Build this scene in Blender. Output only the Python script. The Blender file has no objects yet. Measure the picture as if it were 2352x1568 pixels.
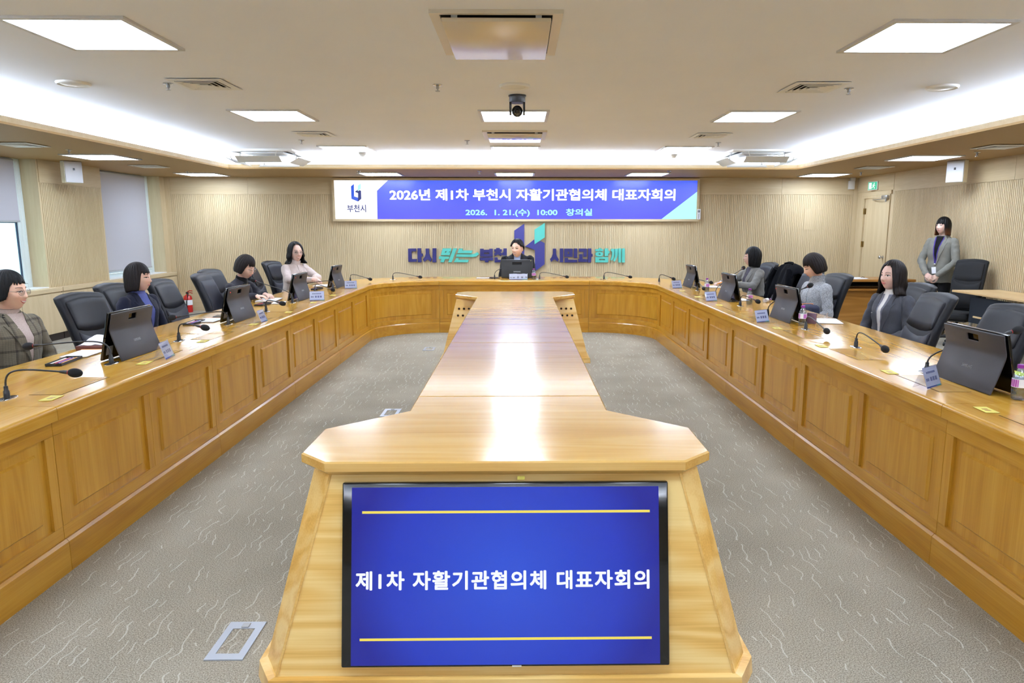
import bpy, bmesh, math, random
from math import sin, cos, pi, radians, sqrt, atan2, exp
from mathutils import Vector, Matrix, Euler, noise
from mathutils.bvhtree import BVHTree
from mathutils.geometry import tessellate_polygon
random.seed(7)
S = bpy.context.scene
C = S.collection

# ------------------------------------------------------------------ camera
F_PX, CX, CY, PITCH, YAW, EYE = 1590.0, 1213.0, 780.0, radians(9.2518), radians(-0.74685), 1.5
cam = bpy.data.cameras.new('camera'); cam.sensor_width = 36.0; cam.lens = 36.0 * F_PX / 2352.0
cam.shift_x = (1176 - CX) / 2352.0; cam.shift_y = -(784 - CY) / 2352.0
cam.clip_start = 0.05; cam.clip_end = 100
camo = bpy.data.objects.new('camera', cam); C.objects.link(camo)
camo.location = (0, 0, EYE); camo.rotation_euler = (pi / 2 - PITCH, 0, YAW)
S.camera = camo
# ------------------------------------------------------------------ daylight outside the windows, exposure
W = bpy.data.worlds.new('sky'); S.world = W; W.use_nodes = True
bg = W.node_tree.nodes['Background']; bg.inputs[0].default_value = (0.80, 0.93, 1.0, 1); bg.inputs[1].default_value = 4.5
S.view_settings.view_transform = 'Standard'; S.view_settings.look = 'None'
S.view_settings.exposure = 0.0; S.view_settings.gamma = 1.0; S.view_settings.use_curve_mapping = False
PANEL_LIGHT = 31.0      # ceiling panels
COVE_LIGHT = 330.0      # strip hidden in the cove
LED_LIGHT = 1.1        # message wall

def ray(px, py):
    u, v = px - CX, CY - py
    y, z = F_PX * cos(PITCH) + v * sin(PITCH), -F_PX * sin(PITCH) + v * cos(PITCH)
    return Vector((cos(YAW) * u - sin(YAW) * y, sin(YAW) * u + cos(YAW) * y, z))
def at(px, py, z):
    d = ray(px, py); t = (z - EYE) / d.z; return Vector((d.x * t, d.y * t, z))
def aty(px, py, Y):
    d = ray(px, py); t = Y / d.y; return (d.x * t, EYE + d.z * t)

# ------------------------------------------------------------------ materials
MATS = {}
def lin(c):
    return tuple(((x / 255) / 12.92 if x <= 10 else ((x / 255 + 0.055) / 1.055) ** 2.4) for x in c) + (1,)
def newmat(name):
    m = bpy.data.materials.new(name); m.use_nodes = True
    nt = m.node_tree; b = nt.nodes['Principled BSDF']; MATS[name] = m
    return m, nt, b
def N(nt, t, **kw):
    n = nt.nodes.new(t)
    for k, v in kw.items():
        if k == 'inp':
            for i, x in v.items(): n.inputs[i].default_value = x
        else: setattr(n, k, v)
    return n
def math_(nt, op, a, b=None):
    n = N(nt, 'ShaderNodeMath', operation=op)
    for i, x in enumerate((a, b)):
        if x is None: continue
        if isinstance(x, (int, float)): n.inputs[i].default_value = x
        else: nt.links.new(x, n.inputs[i])
    return n.outputs[0]
def ramp(nt, fac, stops):
    r = N(nt, 'ShaderNodeValToRGB'); e = r.color_ramp.elements
    while len(e) < len(stops): e.new(0.5)
    for el, (p, c) in zip(e, stops): el.position = p; el.color = c
    nt.links.new(fac, r.inputs[0]); return r.outputs[0]
def bump(nt, b, h, strength, dist=0.002):
    n = N(nt, 'ShaderNodeBump', inp={0: strength, 1: dist}); nt.links.new(h, n.inputs['Height']); nt.links.new(n.outputs[0], b.inputs['Normal'])
def plain(name, col, rough=0.5, metal=0.0, spec=0.5, noise_amt=0.0, noise_scale=60, bump_amt=0.0, coat=0.0, sheen=0.0):
    m, nt, b = newmat(name)
    c = lin(col); b.inputs['Base Color'].default_value = c
    b.inputs['Roughness'].default_value = rough; b.inputs['Metallic'].default_value = metal
    b.inputs['Specular IOR Level'].default_value = spec; b.inputs['Coat Weight'].default_value = coat
    if coat: b.inputs['Coat Roughness'].default_value = 0.08
    b.inputs['Sheen Weight'].default_value = sheen
    if noise_amt or bump_amt:
        tc = N(nt, 'ShaderNodeTexCoord'); n = N(nt, 'ShaderNodeTexNoise', inp={'Scale': noise_scale, 'Detail': 3.0})
        nt.links.new(tc.outputs['Object'], n.inputs['Vector'])
        if noise_amt:
            lo = tuple(x * (1 - noise_amt) for x in c[:3]) + (1,); hi = tuple(min(1, x * (1 + noise_amt)) for x in c[:3]) + (1,)
            nt.links.new(ramp(nt, n.outputs[0], [(0.3, lo), (0.7, hi)]), b.inputs['Base Color'])
        if bump_amt: bump(nt, b, n.outputs[0], bump_amt)
    return m
def emit(name, col, strength):
    m, nt, b = newmat(name)
    b.inputs['Base Color'].default_value = (0, 0, 0, 1); b.inputs['Emission Color'].default_value = lin(col)
    b.inputs['Emission Strength'].default_value = strength; b.inputs['Roughness'].default_value = 0.4
    return m
def wood(name, dark, mid, light, axis=1, rough=0.25, scale=1.0, rings=9.0, coat=0.3, contrast=0.5, spec=0.5):
    m, nt, b = newmat(name)
    tc = N(nt, 'ShaderNodeTexCoord'); oi = N(nt, 'ShaderNodeObjectInfo')
    add = N(nt, 'ShaderNodeVectorMath', operation='ADD'); nt.links.new(tc.outputs['Object'], add.inputs[0])
    mul = N(nt, 'ShaderNodeVectorMath', operation='SCALE', inp={3: 37.0}); nt.links.new(oi.outputs['Random'], mul.inputs[0]); nt.links.new(mul.outputs[0], add.inputs[1])
    mp = N(nt, 'ShaderNodeMapping'); sc = [4.2 * scale] * 3; sc[axis] = 0.55 * scale; mp.inputs['Scale'].default_value = sc
    nt.links.new(add.outputs[0], mp.inputs[0])
    n1 = N(nt, 'ShaderNodeTexNoise', inp={'Scale': 1.0, 'Detail': 2.0, 'Roughness': 0.45}); nt.links.new(mp.outputs[0], n1.inputs['Vector'])
    ring = math_(nt, 'SINE', math_(nt, 'MULTIPLY', n1.outputs[0], rings * 6.283))
    ring = math_(nt, 'MULTIPLY_ADD', ring, 0.5); ring.node.inputs[2].default_value = 0.5
    mp2 = N(nt, 'ShaderNodeMapping'); sc = [150 * scale] * 3; sc[axis] = 3.0 * scale; mp2.inputs['Scale'].default_value = sc
    nt.links.new(add.outputs[0], mp2.inputs[0])
    n2 = N(nt, 'ShaderNodeTexNoise', inp={'Scale': 1.0, 'Detail': 2.0}); nt.links.new(mp2.outputs[0], n2.inputs['Vector'])
    mp3 = N(nt, 'ShaderNodeMapping'); sc = [9 * scale] * 3; sc[axis] = 0.4 * scale; mp3.inputs['Scale'].default_value = sc
    nt.links.new(add.outputs[0], mp3.inputs[0])
    n3 = N(nt, 'ShaderNodeTexNoise', inp={'Scale': 1.0, 'Detail': 1.0}); nt.links.new(mp3.outputs[0], n3.inputs['Vector'])
    v = math_(nt, 'MULTIPLY', ring, contrast * 0.5)
    v2 = math_(nt, 'MULTIPLY', n2.outputs[0], 0.5)
    v3 = math_(nt, 'MULTIPLY', n3.outputs[0], 0.6)
    f = math_(nt, 'ADD', math_(nt, 'ADD', v, v2), v3)
    nt.links.new(ramp(nt, f, [(0.30, lin(dark)), (0.60, lin(mid)), (0.95, lin(light))]), b.inputs['Base Color'])
    b.inputs['Roughness'].default_value = rough; b.inputs['Coat Weight'].default_value = coat; b.inputs['Coat Roughness'].default_value = 0.1
    b.inputs['Specular IOR Level'].default_value = spec
    bump(nt, b, n2.outputs[0], 0.0 if 'top' in name else 0.04, 0.001)
    return m

for ax, k in enumerate('xyz'):
    wood('oak_' + k, (164, 110, 26), (187, 135, 38), (204, 156, 60), axis=ax, rough=0.28, coat=0.25, contrast=0.32)
    wood('oak_top_' + k, (174, 120, 34), (196, 144, 48), (212, 166, 74), axis=ax, rough=0.20, coat=0.4, contrast=0.35)
    wood('maple_' + k, (194, 172, 134), (205, 185, 148), (216, 198, 164), axis=ax, rough=0.5, coat=0.0, contrast=0.15, scale=1.4, spec=0.3)
wood('oak_light', (208, 154, 70), (231, 184, 100), (245, 210, 138), axis=0, rough=0.28, coat=0.25, contrast=0.7, rings=7)
wood('oak_light_top', (196, 146, 72), (214, 168, 92), (228, 188, 116), axis=0, rough=0.20, coat=0.4, contrast=0.35)
wood('brown_desk', (130, 84, 30), (160, 108, 44), (180, 128, 60), axis=0, rough=0.35, coat=0.1)
wood('beech', (206, 170, 116), (218, 184, 132), (228, 198, 150), axis=1, rough=0.4, coat=0.0, contrast=0.2)
plain('ceiling_paint', (240, 243, 250), 0.75, spec=0.3, noise_amt=0.01, noise_scale=2)
plain('soffit_paint', (164, 132, 82), 0.6, spec=0.4, noise_amt=0.02, noise_scale=30)
plain('white_paint', (235, 235, 232), 0.45)
plain('white_plastic', (226, 226, 222), 0.4)
plain('grey_plastic', (170, 172, 175), 0.45)
plain('black_plastic', (20, 20, 22), 0.42)
plain('black_gloss', (6, 6, 7), 0.12, coat=0.5)
plain('black_rubber', (14, 14, 15), 0.8)
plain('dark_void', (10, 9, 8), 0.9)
plain('toe_kick', (44, 32, 26), 0.6)
plain('leather_black', (16, 16, 21), 0.5, spec=0.25, bump_amt=0.12, noise_scale=260, noise_amt=0.08)
plain('leather_pad', (40, 40, 48), 0.54, spec=0.25, bump_amt=0.15, noise_scale=260, noise_amt=0.06)
plain('mesh_black', (18, 18, 20), 0.85, bump_amt=0.2, noise_scale=400)
plain('tablet_shell', (52, 50, 54), 0.5, bump_amt=0.15, noise_scale=500)
plain('letter_silver', (196, 198, 202), 0.35)
plain('chrome', (205, 207, 210), 0.12, metal=1.0)
plain('steel', (176, 178, 182), 0.35, metal=0.9)
plain('brass_hinge', (150, 120, 60), 0.35, metal=0.8)
plain('foam_black', (16, 16, 18), 0.95, bump_amt=0.5, noise_scale=700)
plain('red_ring', (150, 20, 22), 0.4)
plain('red_paint', (196, 22, 24), 0.25, coat=0.4)
plain('paper', (240, 240, 244), 0.7)
plain('ink_blue', (66, 84, 150), 0.7)
plain('ink_dark', (60, 64, 84), 0.7); plain('card_ink', (112, 118, 156), 0.7)
plain('ink_teal', (60, 160, 160), 0.7)
plain('pale_blue_paper', (232, 235, 246), 0.6)
plain('note_yellow', (214, 200, 92), 0.6)
plain('highlighter', (222, 240, 60), 0.6)
plain('purple_cap', (136, 44, 150), 0.35)
plain('label_purple', (176, 80, 180), 0.4)
plain('pen_red', (176, 30, 52), 0.35)
plain('pen_purple', (84, 50, 160), 0.35)
plain('pen_orange', (232, 150, 40), 0.4)
plain('pen_white', (232, 228, 224), 0.4)
plain('navy_letter', (42, 40, 104), 0.45)
plain('navy_emblem', (64, 64, 134), 0.3)
plain('teal_letter', (88, 192, 178), 0.45)
plain('blind_fabric', (186, 185, 192), 0.85, noise_amt=0.02, noise_scale=300)
plain('window_frame', (222, 232, 232), 0.4)
plain('window_gasket', (24, 40, 66), 0.5)
plain('stone_outside', (226, 236, 238), 0.9, noise_amt=0.12, noise_scale=90)
plain('speaker_body', (232, 222, 196), 0.5)
plain('speaker_grille', (206, 206, 210), 0.6)
plain('brown_leather', (96, 48, 38), 0.5)
plain('phone_case', (120, 92, 110), 0.35)
plain('bag_navy', (28, 32, 58), 0.75, bump_amt=0.2)
plain('strap_tan', (176, 112, 70), 0.6)
plain('outlet_plate', (178, 184, 194), 0.38, metal=0.3)
plain('ac_panel', (214, 200, 172), 0.25, coat=0.1); plain('ac_panel_gloss', (206, 190, 160), 0.10, coat=0.5)
plain('ac_rim', (222, 212, 192), 0.35)
plain('camera_black', (22, 23, 25), 0.35)
plain('coat_black', (9, 9, 13), 1.0, spec=0.1, bump_amt=0.3, noise_scale=200)
plain('cushion_navy', (18, 28, 40), 0.85)
plain('light_frame', (206, 204, 200), 0.4)
emit('panel_glow', (219, 234, 255), PANEL_LIGHT)
emit('cove_glow', (219, 234, 255), COVE_LIGHT)
emit('exit_green', (70, 205, 160), 1.0)
emit('exit_white', (235, 255, 245), 1.1)
emit('led_white', (252, 252, 255), LED_LIGHT * 1.1)
emit('led_aqua', (178, 246, 240), LED_LIGHT * 1.05)
emit('led_text', (255, 255, 255), LED_LIGHT * 1.15)
emit('led_aqua_text', (176, 255, 244), LED_LIGHT * 1.05)
emit('led_navy', (52, 64, 150), 0.7)
emit('led_logo', (40, 88, 220), LED_LIGHT)
emit('tv_text', (244, 248, 255), 1.0)
emit('tv_line', (240, 220, 90), 1.0)
emit('red_led', (255, 60, 40), 1.0)
def led_blue(name, top, bot, axis, lo, hi, strength, lines):
    m, nt, b = newmat(name)
    tc = N(nt, 'ShaderNodeTexCoord'); sp = N(nt, 'ShaderNodeSeparateXYZ'); nt.links.new(tc.outputs['Object'], sp.inputs[0])
    mr = N(nt, 'ShaderNodeMapRange', inp={1: lo, 2: hi}); nt.links.new(sp.outputs[axis], mr.inputs[0])
    n = N(nt, 'ShaderNodeTexNoise', noise_dimensions='1D', inp={'Scale': lines, 'Detail': 2.0}); nt.links.new(sp.outputs[axis], n.inputs['W'])
    f = math_(nt, 'ADD', mr.outputs[0], math_(nt, 'MULTIPLY', math_(nt, 'SUBTRACT', n.outputs[0], 0.5), 0.5 if lines else 0.0))
    col = ramp(nt, f, [(0.0, lin(bot)), (1.0, lin(top))])
    b.inputs['Base Color'].default_value = (0.01, 0.01, 0.02, 1); b.inputs['Roughness'].default_value = 0.25
    nt.links.new(col, b.inputs['Emission Color']); b.inputs['Emission Strength'].default_value = strength
led_blue('led_blue', (62, 92, 236), (82, 80, 234), 2, -0.33, 0.33, LED_LIGHT, 22)
def tv_blue():
    m, nt, b = newmat('tv_blue')
    tc = N(nt, 'ShaderNodeTexCoord'); mp = N(nt, 'ShaderNodeMapping'); mp.inputs['Scale'].default_value = (2.0, 0.0, 2.0)
    nt.links.new(tc.outputs['Object'], mp.inputs[0])
    ln = N(nt, 'ShaderNodeVectorMath', operation='LENGTH'); nt.links.new(mp.outputs[0], ln.inputs[0])
    col = ramp(nt, ln.outputs['Value'], [(0.1, lin((44, 84, 224))), (0.75, lin((32, 60, 200))), (1.12, lin((24, 34, 160)))])
    b.inputs['Base Color'].default_value = (0.005, 0.005, 0.01, 1); b.inputs['Roughness'].default_value = 0.12
    nt.links.new(col, b.inputs['Emission Color']); b.inputs['Emission Strength'].default_value = 0.88
tv_blue()
def carpet():
    m, nt, b = newmat('carpet')
    tc = N(nt, 'ShaderNodeTexCoord'); sp = N(nt, 'ShaderNodeSeparateXYZ'); nt.links.new(tc.outputs['Object'], sp.inputs[0])
    nz = N(nt, 'ShaderNodeTexNoise', inp={'Scale': 5.0, 'Detail': 2.0}); nt.links.new(tc.outputs['Object'], nz.inputs['Vector'])
    warp = math_(nt, 'MULTIPLY', math_(nt, 'SUBTRACT', nz.outputs[0], 0.5), 0.12)
    zz = math_(nt, 'MULTIPLY', math_(nt, 'PINGPONG', sp.outputs[1], 0.05), 0.16)
    x = math_(nt, 'MULTIPLY', math_(nt, 'ADD', math_(nt, 'ADD', sp.outputs[0], warp), zz), 24.0)
    cell = math_(nt, 'FLOOR', x); fr = math_(nt, 'SUBTRACT', math_(nt, 'FRACT', x), 0.5)
    line = math_(nt, 'LESS_THAN', math_(nt, 'ABSOLUTE', fr), 0.06)
    cb = N(nt, 'ShaderNodeCombineXYZ'); nt.links.new(math_(nt, 'MULTIPLY', cell, 7.31), cb.inputs[0]); nt.links.new(math_(nt, 'MULTIPLY', sp.outputs[1], 5.5), cb.inputs[1])
    n2 = N(nt, 'ShaderNodeTexNoise', inp={'Scale': 1.0, 'Detail': 1.0}); nt.links.new(cb.outputs[0], n2.inputs['Vector'])
    dash = math_(nt, 'GREATER_THAN', n2.outputs[0], 0.55)
    streak = math_(nt, 'MULTIPLY', line, dash)
    n3 = N(nt, 'ShaderNodeTexNoise', inp={'Scale': 210.0, 'Detail': 2.0}); nt.links.new(tc.outputs['Object'], n3.inputs['Vector'])
    n4 = N(nt, 'ShaderNodeTexNoise', inp={'Scale': 1.6, 'Detail': 2.0}); nt.links.new(tc.outputs['Object'], n4.inputs['Vector'])
    f = math_(nt, 'ADD', math_(nt, 'MULTIPLY', n3.outputs[0], 0.8), math_(nt, 'MULTIPLY', n4.outputs[0], 0.2))
    base = ramp(nt, f, [(0.36, lin((120, 113, 100))), (0.52, lin((163, 155, 139))), (0.66, lin((187, 180, 165)))])
    mx = N(nt, 'ShaderNodeMix', data_type='RGBA'); nt.links.new(math_(nt, 'MULTIPLY', streak, 0.5), mx.inputs[0]); nt.links.new(base, mx.inputs[6]); mx.inputs[7].default_value = lin((214, 212, 202))
    nt.links.new(mx.outputs[2], b.inputs['Base Color']); b.inputs['Roughness'].default_value = 0.95; b.inputs['Specular IOR Level'].default_value = 0.15
    bump(nt, b, math_(nt, 'ADD', n3.outputs[0], streak), 0.5, 0.004)
carpet()
def glassy(name, col, fac, rough=0.02):
    m, nt, b = newmat(name); nt.nodes.remove(b)
    out = nt.nodes['Material Output']
    tr = N(nt, 'ShaderNodeBsdfTransparent'); tr.inputs[0].default_value = lin(col)
    gl = N(nt, 'ShaderNodeBsdfGlossy', inp={'Roughness': rough}); fr = N(nt, 'ShaderNodeLayerWeight', inp={0: 0.5})
    mx = N(nt, 'ShaderNodeMixShader'); k = math_(nt, 'ADD', math_(nt, 'MULTIPLY', math_(nt, 'POWER', fr.outputs['Facing'], 5.0), 0.8), 0.04 + fac)
    nt.links.new(k, mx.inputs[0]); nt.links.new(tr.outputs[0], mx.inputs[1]); nt.links.new(gl.outputs[0], mx.inputs[2]); nt.links.new(mx.outputs[0], out.inputs[0])
glassy('window_glass', (232, 246, 250), 0.0)
glassy('acrylic', (244, 246, 252), 0.03)
glassy('pet', (226, 232, 238), 0.10)
glassy('spectacle_lens', (246, 246, 246), 0.02)
def fabric(name, col, amt=0.12, scale=350, bumpy=0.25, rough=0.9, plaid=None):
    m, nt, b = newmat(name); c = lin(col)
    tc = N(nt, 'ShaderNodeTexCoord'); n = N(nt, 'ShaderNodeTexNoise', inp={'Scale': scale, 'Detail': 2.0}); nt.links.new(tc.outputs['Object'], n.inputs['Vector'])
    lo = tuple(x * (1 - amt) for x in c[:3]) + (1,); hi = tuple(min(1, x * (1 + amt)) for x in c[:3]) + (1,)
    col_ = ramp(nt, n.outputs[0], [(0.35, lo), (0.65, hi)])
    if plaid:
        sp = N(nt, 'ShaderNodeSeparateXYZ'); nt.links.new(tc.outputs['Object'], sp.inputs[0])
        def stripes(o, per, w):
            return math_(nt, 'LESS_THAN', math_(nt, 'PINGPONG', o, per / 2), w)
        a = math_(nt, 'ADD', math_(nt, 'ADD', stripes(sp.outputs[0], 0.075, 0.006), stripes(sp.outputs[2], 0.085, 0.007)), math_(nt, 'MULTIPLY', math_(nt, 'ADD', stripes(sp.outputs[0], 0.011, 0.0022), stripes(sp.outputs[2], 0.011, 0.0022)), 0.28))
        mx = N(nt, 'ShaderNodeMix', data_type='RGBA'); nt.links.new(math_(nt, 'MULTIPLY', a, 0.55), mx.inputs[0]); nt.links.new(col_, mx.inputs[6]); mx.inputs[7].default_value = lin(plaid); col_ = mx.outputs[2]
    nt.links.new(col_, b.inputs['Base Color']); b.inputs['Roughness'].default_value = rough; b.inputs['Specular IOR Level'].default_value = 0.2; b.inputs['Sheen Weight'].default_value = 0.08
    bump(nt, b, n.outputs[0], bumpy, 0.002)
fabric('plaid_brown', (112, 104, 88), plaid=(58, 52, 46))
fabric('wool_navy', (26, 28, 44)); fabric('wool_charcoal', (44, 43, 50)); fabric('wool_cream', (206, 190, 184), 0.05)
fabric('suit_black', (26, 26, 30)); fabric('tweed_grey', (122, 120, 116), 0.35, 420); fabric('knit_grey', (158, 160, 164), 0.5, 190, 0.9)
fabric('suit_grey', (74, 75, 82)); fabric('blazer_olive_grey', (126, 124, 116), 0.08); fabric('trouser_black', (20, 20, 22))
fabric('knit_beige', (182, 164, 156), 0.08, 200, 0.5); fabric('knit_blue', (84, 92, 150), 0.12, 200, 0.5); fabric('knit_black', (16, 16, 18), 0.2, 200)
fabric('knit_white', (226, 222, 220), 0.05, 200, 0.4); fabric('shirt_blue', (176, 190, 226), 0.04); fabric('cardigan_grey', (112, 112, 124), 0.1); fabric('top_dark', (60, 56, 66), 0.3, 90)
fabric('lanyard_purple', (72, 58, 130), 0.2)
def skin(name, col):
    m, nt, b = newmat(name); c = lin(col)
    tc = N(nt, 'ShaderNodeTexCoord'); n = N(nt, 'ShaderNodeTexNoise', inp={'Scale': 18.0, 'Detail': 3.0}); nt.links.new(tc.outputs['Object'], n.inputs['Vector'])
    lo = (c[0] * 0.93, c[1] * 0.86, c[2] * 0.84, 1)
    nt.links.new(ramp(nt, n.outputs[0], [(0.35, lo), (0.65, c)]), b.inputs['Base Color'])
    b.inputs['Roughness'].default_value = 0.48; b.inputs['Subsurface Weight'].default_value = 0.12; b.inputs['Subsurface Radius'].default_value = (0.01, 0.004, 0.002)
skin('skin_fair', (228, 190, 170)); skin('skin_warm', (230, 190, 166)); skin('skin_light', (226, 190, 174))
plain('lip', (206, 128, 124), 0.45); plain('teeth', (240, 236, 230), 0.3); plain('brow', (70, 52, 44), 0.8); plain('eye_white', (236, 232, 228), 0.25); plain('iris', (26, 18, 16), 0.15)
plain('glasses_frame', (176, 160, 150), 0.3, metal=0.7); plain('glasses_dark', (70, 60, 60), 0.35)
def hairm(name, col, tip=None):
    m, nt, b = newmat(name); c = lin(col)
    tc = N(nt, 'ShaderNodeTexCoord'); mp = N(nt, 'ShaderNodeMapping'); mp.inputs['Scale'].default_value = (190, 190, 9); nt.links.new(tc.outputs['Object'], mp.inputs[0])
    n = N(nt, 'ShaderNodeTexNoise', inp={'Scale': 1.0, 'Detail': 3.0}); nt.links.new(mp.outputs[0], n.inputs['Vector'])
    colr = ramp(nt, n.outputs[0], [(0.35, tuple(x * 0.55 for x in c[:3]) + (1,)), (0.7, tuple(x * 1.5 for x in c[:3]) + (1,))])
    if tip:
        sp = N(nt, 'ShaderNodeSeparateXYZ'); nt.links.new(tc.outputs['Object'], sp.inputs[0])
        mr = N(nt, 'ShaderNodeMapRange', inp={1: -0.02, 2: -0.13}); nt.links.new(sp.outputs[2], mr.inputs[0])
        mx = N(nt, 'ShaderNodeMix', data_type='RGBA'); nt.links.new(mr.outputs[0], mx.inputs[0]); nt.links.new(colr, mx.inputs[6]); mx.inputs[7].default_value = lin(tip); colr = mx.outputs[2]
    nt.links.new(colr, b.inputs['Base Color']); b.inputs['Roughness'].default_value = 0.5; b.inputs['Specular IOR Level'].default_value = 0.16
    bump(nt, b, n.outputs[0], 0.5, 0.003)
hairm('hair_black', (15, 13, 13)); hairm('hair_brown', (26, 19, 17)); hairm('hair_tips', (16, 13, 13), (104, 62, 36))

# ------------------------------------------------------------------ mesh builder
class MB:
    def __init__(s): s.v = []; s.f = []; s.m = []; s.M = Matrix.Identity(4); s.mi = 0
    def add(s, vs, fs):
        o = len(s.v); M = s.M
        s.v += [M @ Vector(p) for p in vs]; s.f += [tuple(i + o for i in f) for f in fs]; s.m += [s.mi] * len(fs); return s
    def box(s, x0, x1, y0, y1, z0, z1):
        return s.add([(x, y, z) for z in (z0, z1) for y in (y0, y1) for x in (x0, x1)],
                     [(0, 2, 3, 1), (4, 5, 7, 6), (0, 1, 5, 4), (2, 6, 7, 3), (0, 4, 6, 2), (1, 3, 7, 5)])
    def rbox(s, x0, x1, y0, y1, z0, z1, r, seg=2):
        bm = bmesh.new(); bmesh.ops.create_cube(bm, size=1)
        for v in bm.verts: v.co = Vector(((x0 + x1) / 2 + v.co.x * (x1 - x0), (y0 + y1) / 2 + v.co.y * (y1 - y0), (z0 + z1) / 2 + v.co.z * (z1 - z0)))
        bmesh.ops.bevel(bm, geom=bm.edges[:], offset=r, segments=seg, affect='EDGES', profile=0.5)
        bm.verts.index_update()
        s.add([v.co.copy() for v in bm.verts], [tuple(v.index for v in f.verts) for f in bm.faces]); bm.free(); return s
    def loft(s, rings, caps=True, closed=True):
        n = len(rings[0]); vs = [p for r in rings for p in r]; fs = []
        for i in range(len(rings) - 1):
            for j in range(n if closed else n - 1):
                k = (j + 1) % n; fs.append((i * n + j, i * n + k, (i + 1) * n + k, (i + 1) * n + j))
        if caps: fs += [tuple(reversed(range(n))), tuple(range((len(rings) - 1) * n, len(rings) * n))]
        return s.add(vs, fs)
    def prism(s, poly, holes, f3, a, b):
        """polygon in 2D with holes, extruded: f3(u, v, depth) -> xyz"""
        loops = [poly] + list(holes); flat = [p for l in loops for p in l]; n = len(flat)
        tris = tessellate_polygon([[Vector((p[0], p[1], 0)) for p in l] for l in loops])
        vs = [f3(p[0], p[1], a) for p in flat] + [f3(p[0], p[1], b) for p in flat]
        fs = [tuple(t) for t in tris] + [tuple(i + n for i in reversed(t)) for t in tris]
        o = 0
        for l in loops:
            k = len(l)
            for i in range(k): fs.append((o + i, o + (i + 1) % k, n + o + (i + 1) % k, n + o + i))
            o += k
        return s.add(vs, fs)
    def tube(s, pts, r, n=10, caps=True):
        pts = [Vector(p) for p in pts]; rs = r if isinstance(r, (list, tuple)) else [r] * len(pts); rings = []
        up = Vector((0.13, 0.31, 0.94)).normalized()
        for i, p in enumerate(pts):
            d = (pts[min(i + 1, len(pts) - 1)] - pts[max(i - 1, 0)]).normalized()
            a = d.cross(up)
            if a.length < 0.05: a = d.cross(Vector((1, 0, 0)))
            a.normalize(); c = d.cross(a); rings.append([p + (a * cos(2 * pi * j / n) + c * sin(2 * pi * j / n)) * rs[i] for j in range(n)])
        return s.loft(rings, caps)
    def lathe(s, prof, n=20, c=(0, 0, 0)):
        rings = [[(c[0] + r * cos(2 * pi * j / n), c[1] + r * sin(2 * pi * j / n), c[2] + z) for j in range(n)] for r, z in prof]
        return s.loft(rings)
    def ell(s, c, rx, ry, rz, R=None, n=16, m=10):
        R = R or Matrix.Identity(3); c = Vector(c); rings = []
        for i in range(m + 1):
            t = 0.04 + (pi - 0.08) * i / m
            rings.append([c + R @ Vector((rx * sin(t) * cos(2 * pi * j / n), ry * sin(t) * sin(2 * pi * j / n), -rz * cos(t))) for j in range(n)])
        return s.loft(rings)
    def cap(s, p, q, r1, r2, n=12):
        p, q = Vector(p), Vector(q); d = q - p; L = d.length
        if L < 1e-5: return s.ell(p, r1, r1, r1)
        d.normalize(); a = d.cross(Vector((0.3, 0.2, 0.93)))
        if a.length < 0.05: a = d.cross(Vector((1, 0, 0)))
        a.normalize(); c = d.cross(a); rings = []
        for t in (-1.45, -1.05, -0.55, 0): rings.append((p + d * r1 * sin(t), r1 * cos(t)))
        for t in (0, 0.55, 1.05, 1.45): rings.append((q + d * r2 * sin(t), r2 * cos(t)))
        return s.loft([[o + (a * cos(2 * pi * j / n) + c * sin(2 * pi * j / n)) * r for j in range(n)] for o, r in rings])
    def mesh(s, name='m'):
        me = bpy.data.meshes.new(name); me.from_pydata([tuple(p) for p in s.v], [], s.f); me.update()
        if any(s.m): me.polygons.foreach_set('material_index', s.m)
        return me
def fixnormals(me):
    bm = bmesh.new(); bm.from_mesh(me); bmesh.ops.recalc_face_normals(bm, faces=bm.faces[:]); bm.to_mesh(me); bm.free()
def obj(name, g, mats, parent=None, smooth=None, loc=None):
    me = g.mesh(name) if isinstance(g, MB) else g
    if isinstance(g, MB): fixnormals(me)
    for m in ([mats] if isinstance(mats, str) else mats or []): me.materials.append(MATS[m])
    if smooth:
        me.polygons.foreach_set('use_smooth', [True] * len(me.polygons))
        if smooth < 179: me.set_sharp_from_angle(angle=radians(smooth))
    o = bpy.data.objects.new(name, me); C.objects.link(o)
    if parent: o.parent = parent
    if loc: o.location = loc
    return o
def tag(o, label=None, cat=None, group=None, kind=None):
    if label: o['label'] = label
    if cat: o['category'] = cat
    if group: o['group'] = group
    if kind: o['kind'] = kind
    return o
def thing(name, label, cat, loc=(0, 0, 0), rz=0.0, group=None, kind=None):
    o = bpy.data.objects.new(name, None); C.objects.link(o); o.empty_display_size = 0.1
    o.location = loc; o.rotation_euler = (0, 0, rz); return tag(o, label, cat, group, kind)
KIDS = {}
def kids(o):
    return [c for c in bpy.data.objects if c.parent is o]
def dup(root, loc, rz, label, group=None):
    def cp(o, par):
        c = o.copy(); C.objects.link(c); c.parent = par
        for ch in kids(o): cp(ch, c)
        return c
    r = cp(root, None); r.location = loc; r.rotation_euler = (0, 0, rz); r['label'] = label
    if group: r['group'] = group
    return r
def text_mesh(txt, bold=0.0, extrude=0.0, spacing=1.0):
    cu = bpy.data.curves.new('t', 'FONT'); cu.body = txt; cu.size = 1.0; cu.offset = bold; cu.extrude = extrude; cu.resolution_u = 3; cu.space_character = spacing
    o = bpy.data.objects.new('t', cu); C.objects.link(o); dg = bpy.context.evaluated_depsgraph_get(); dg.update()
    me = bpy.data.meshes.new_from_object(o.evaluated_get(dg)); bpy.data.objects.remove(o); bpy.data.curves.remove(cu); me.materials.clear(); return me
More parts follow.
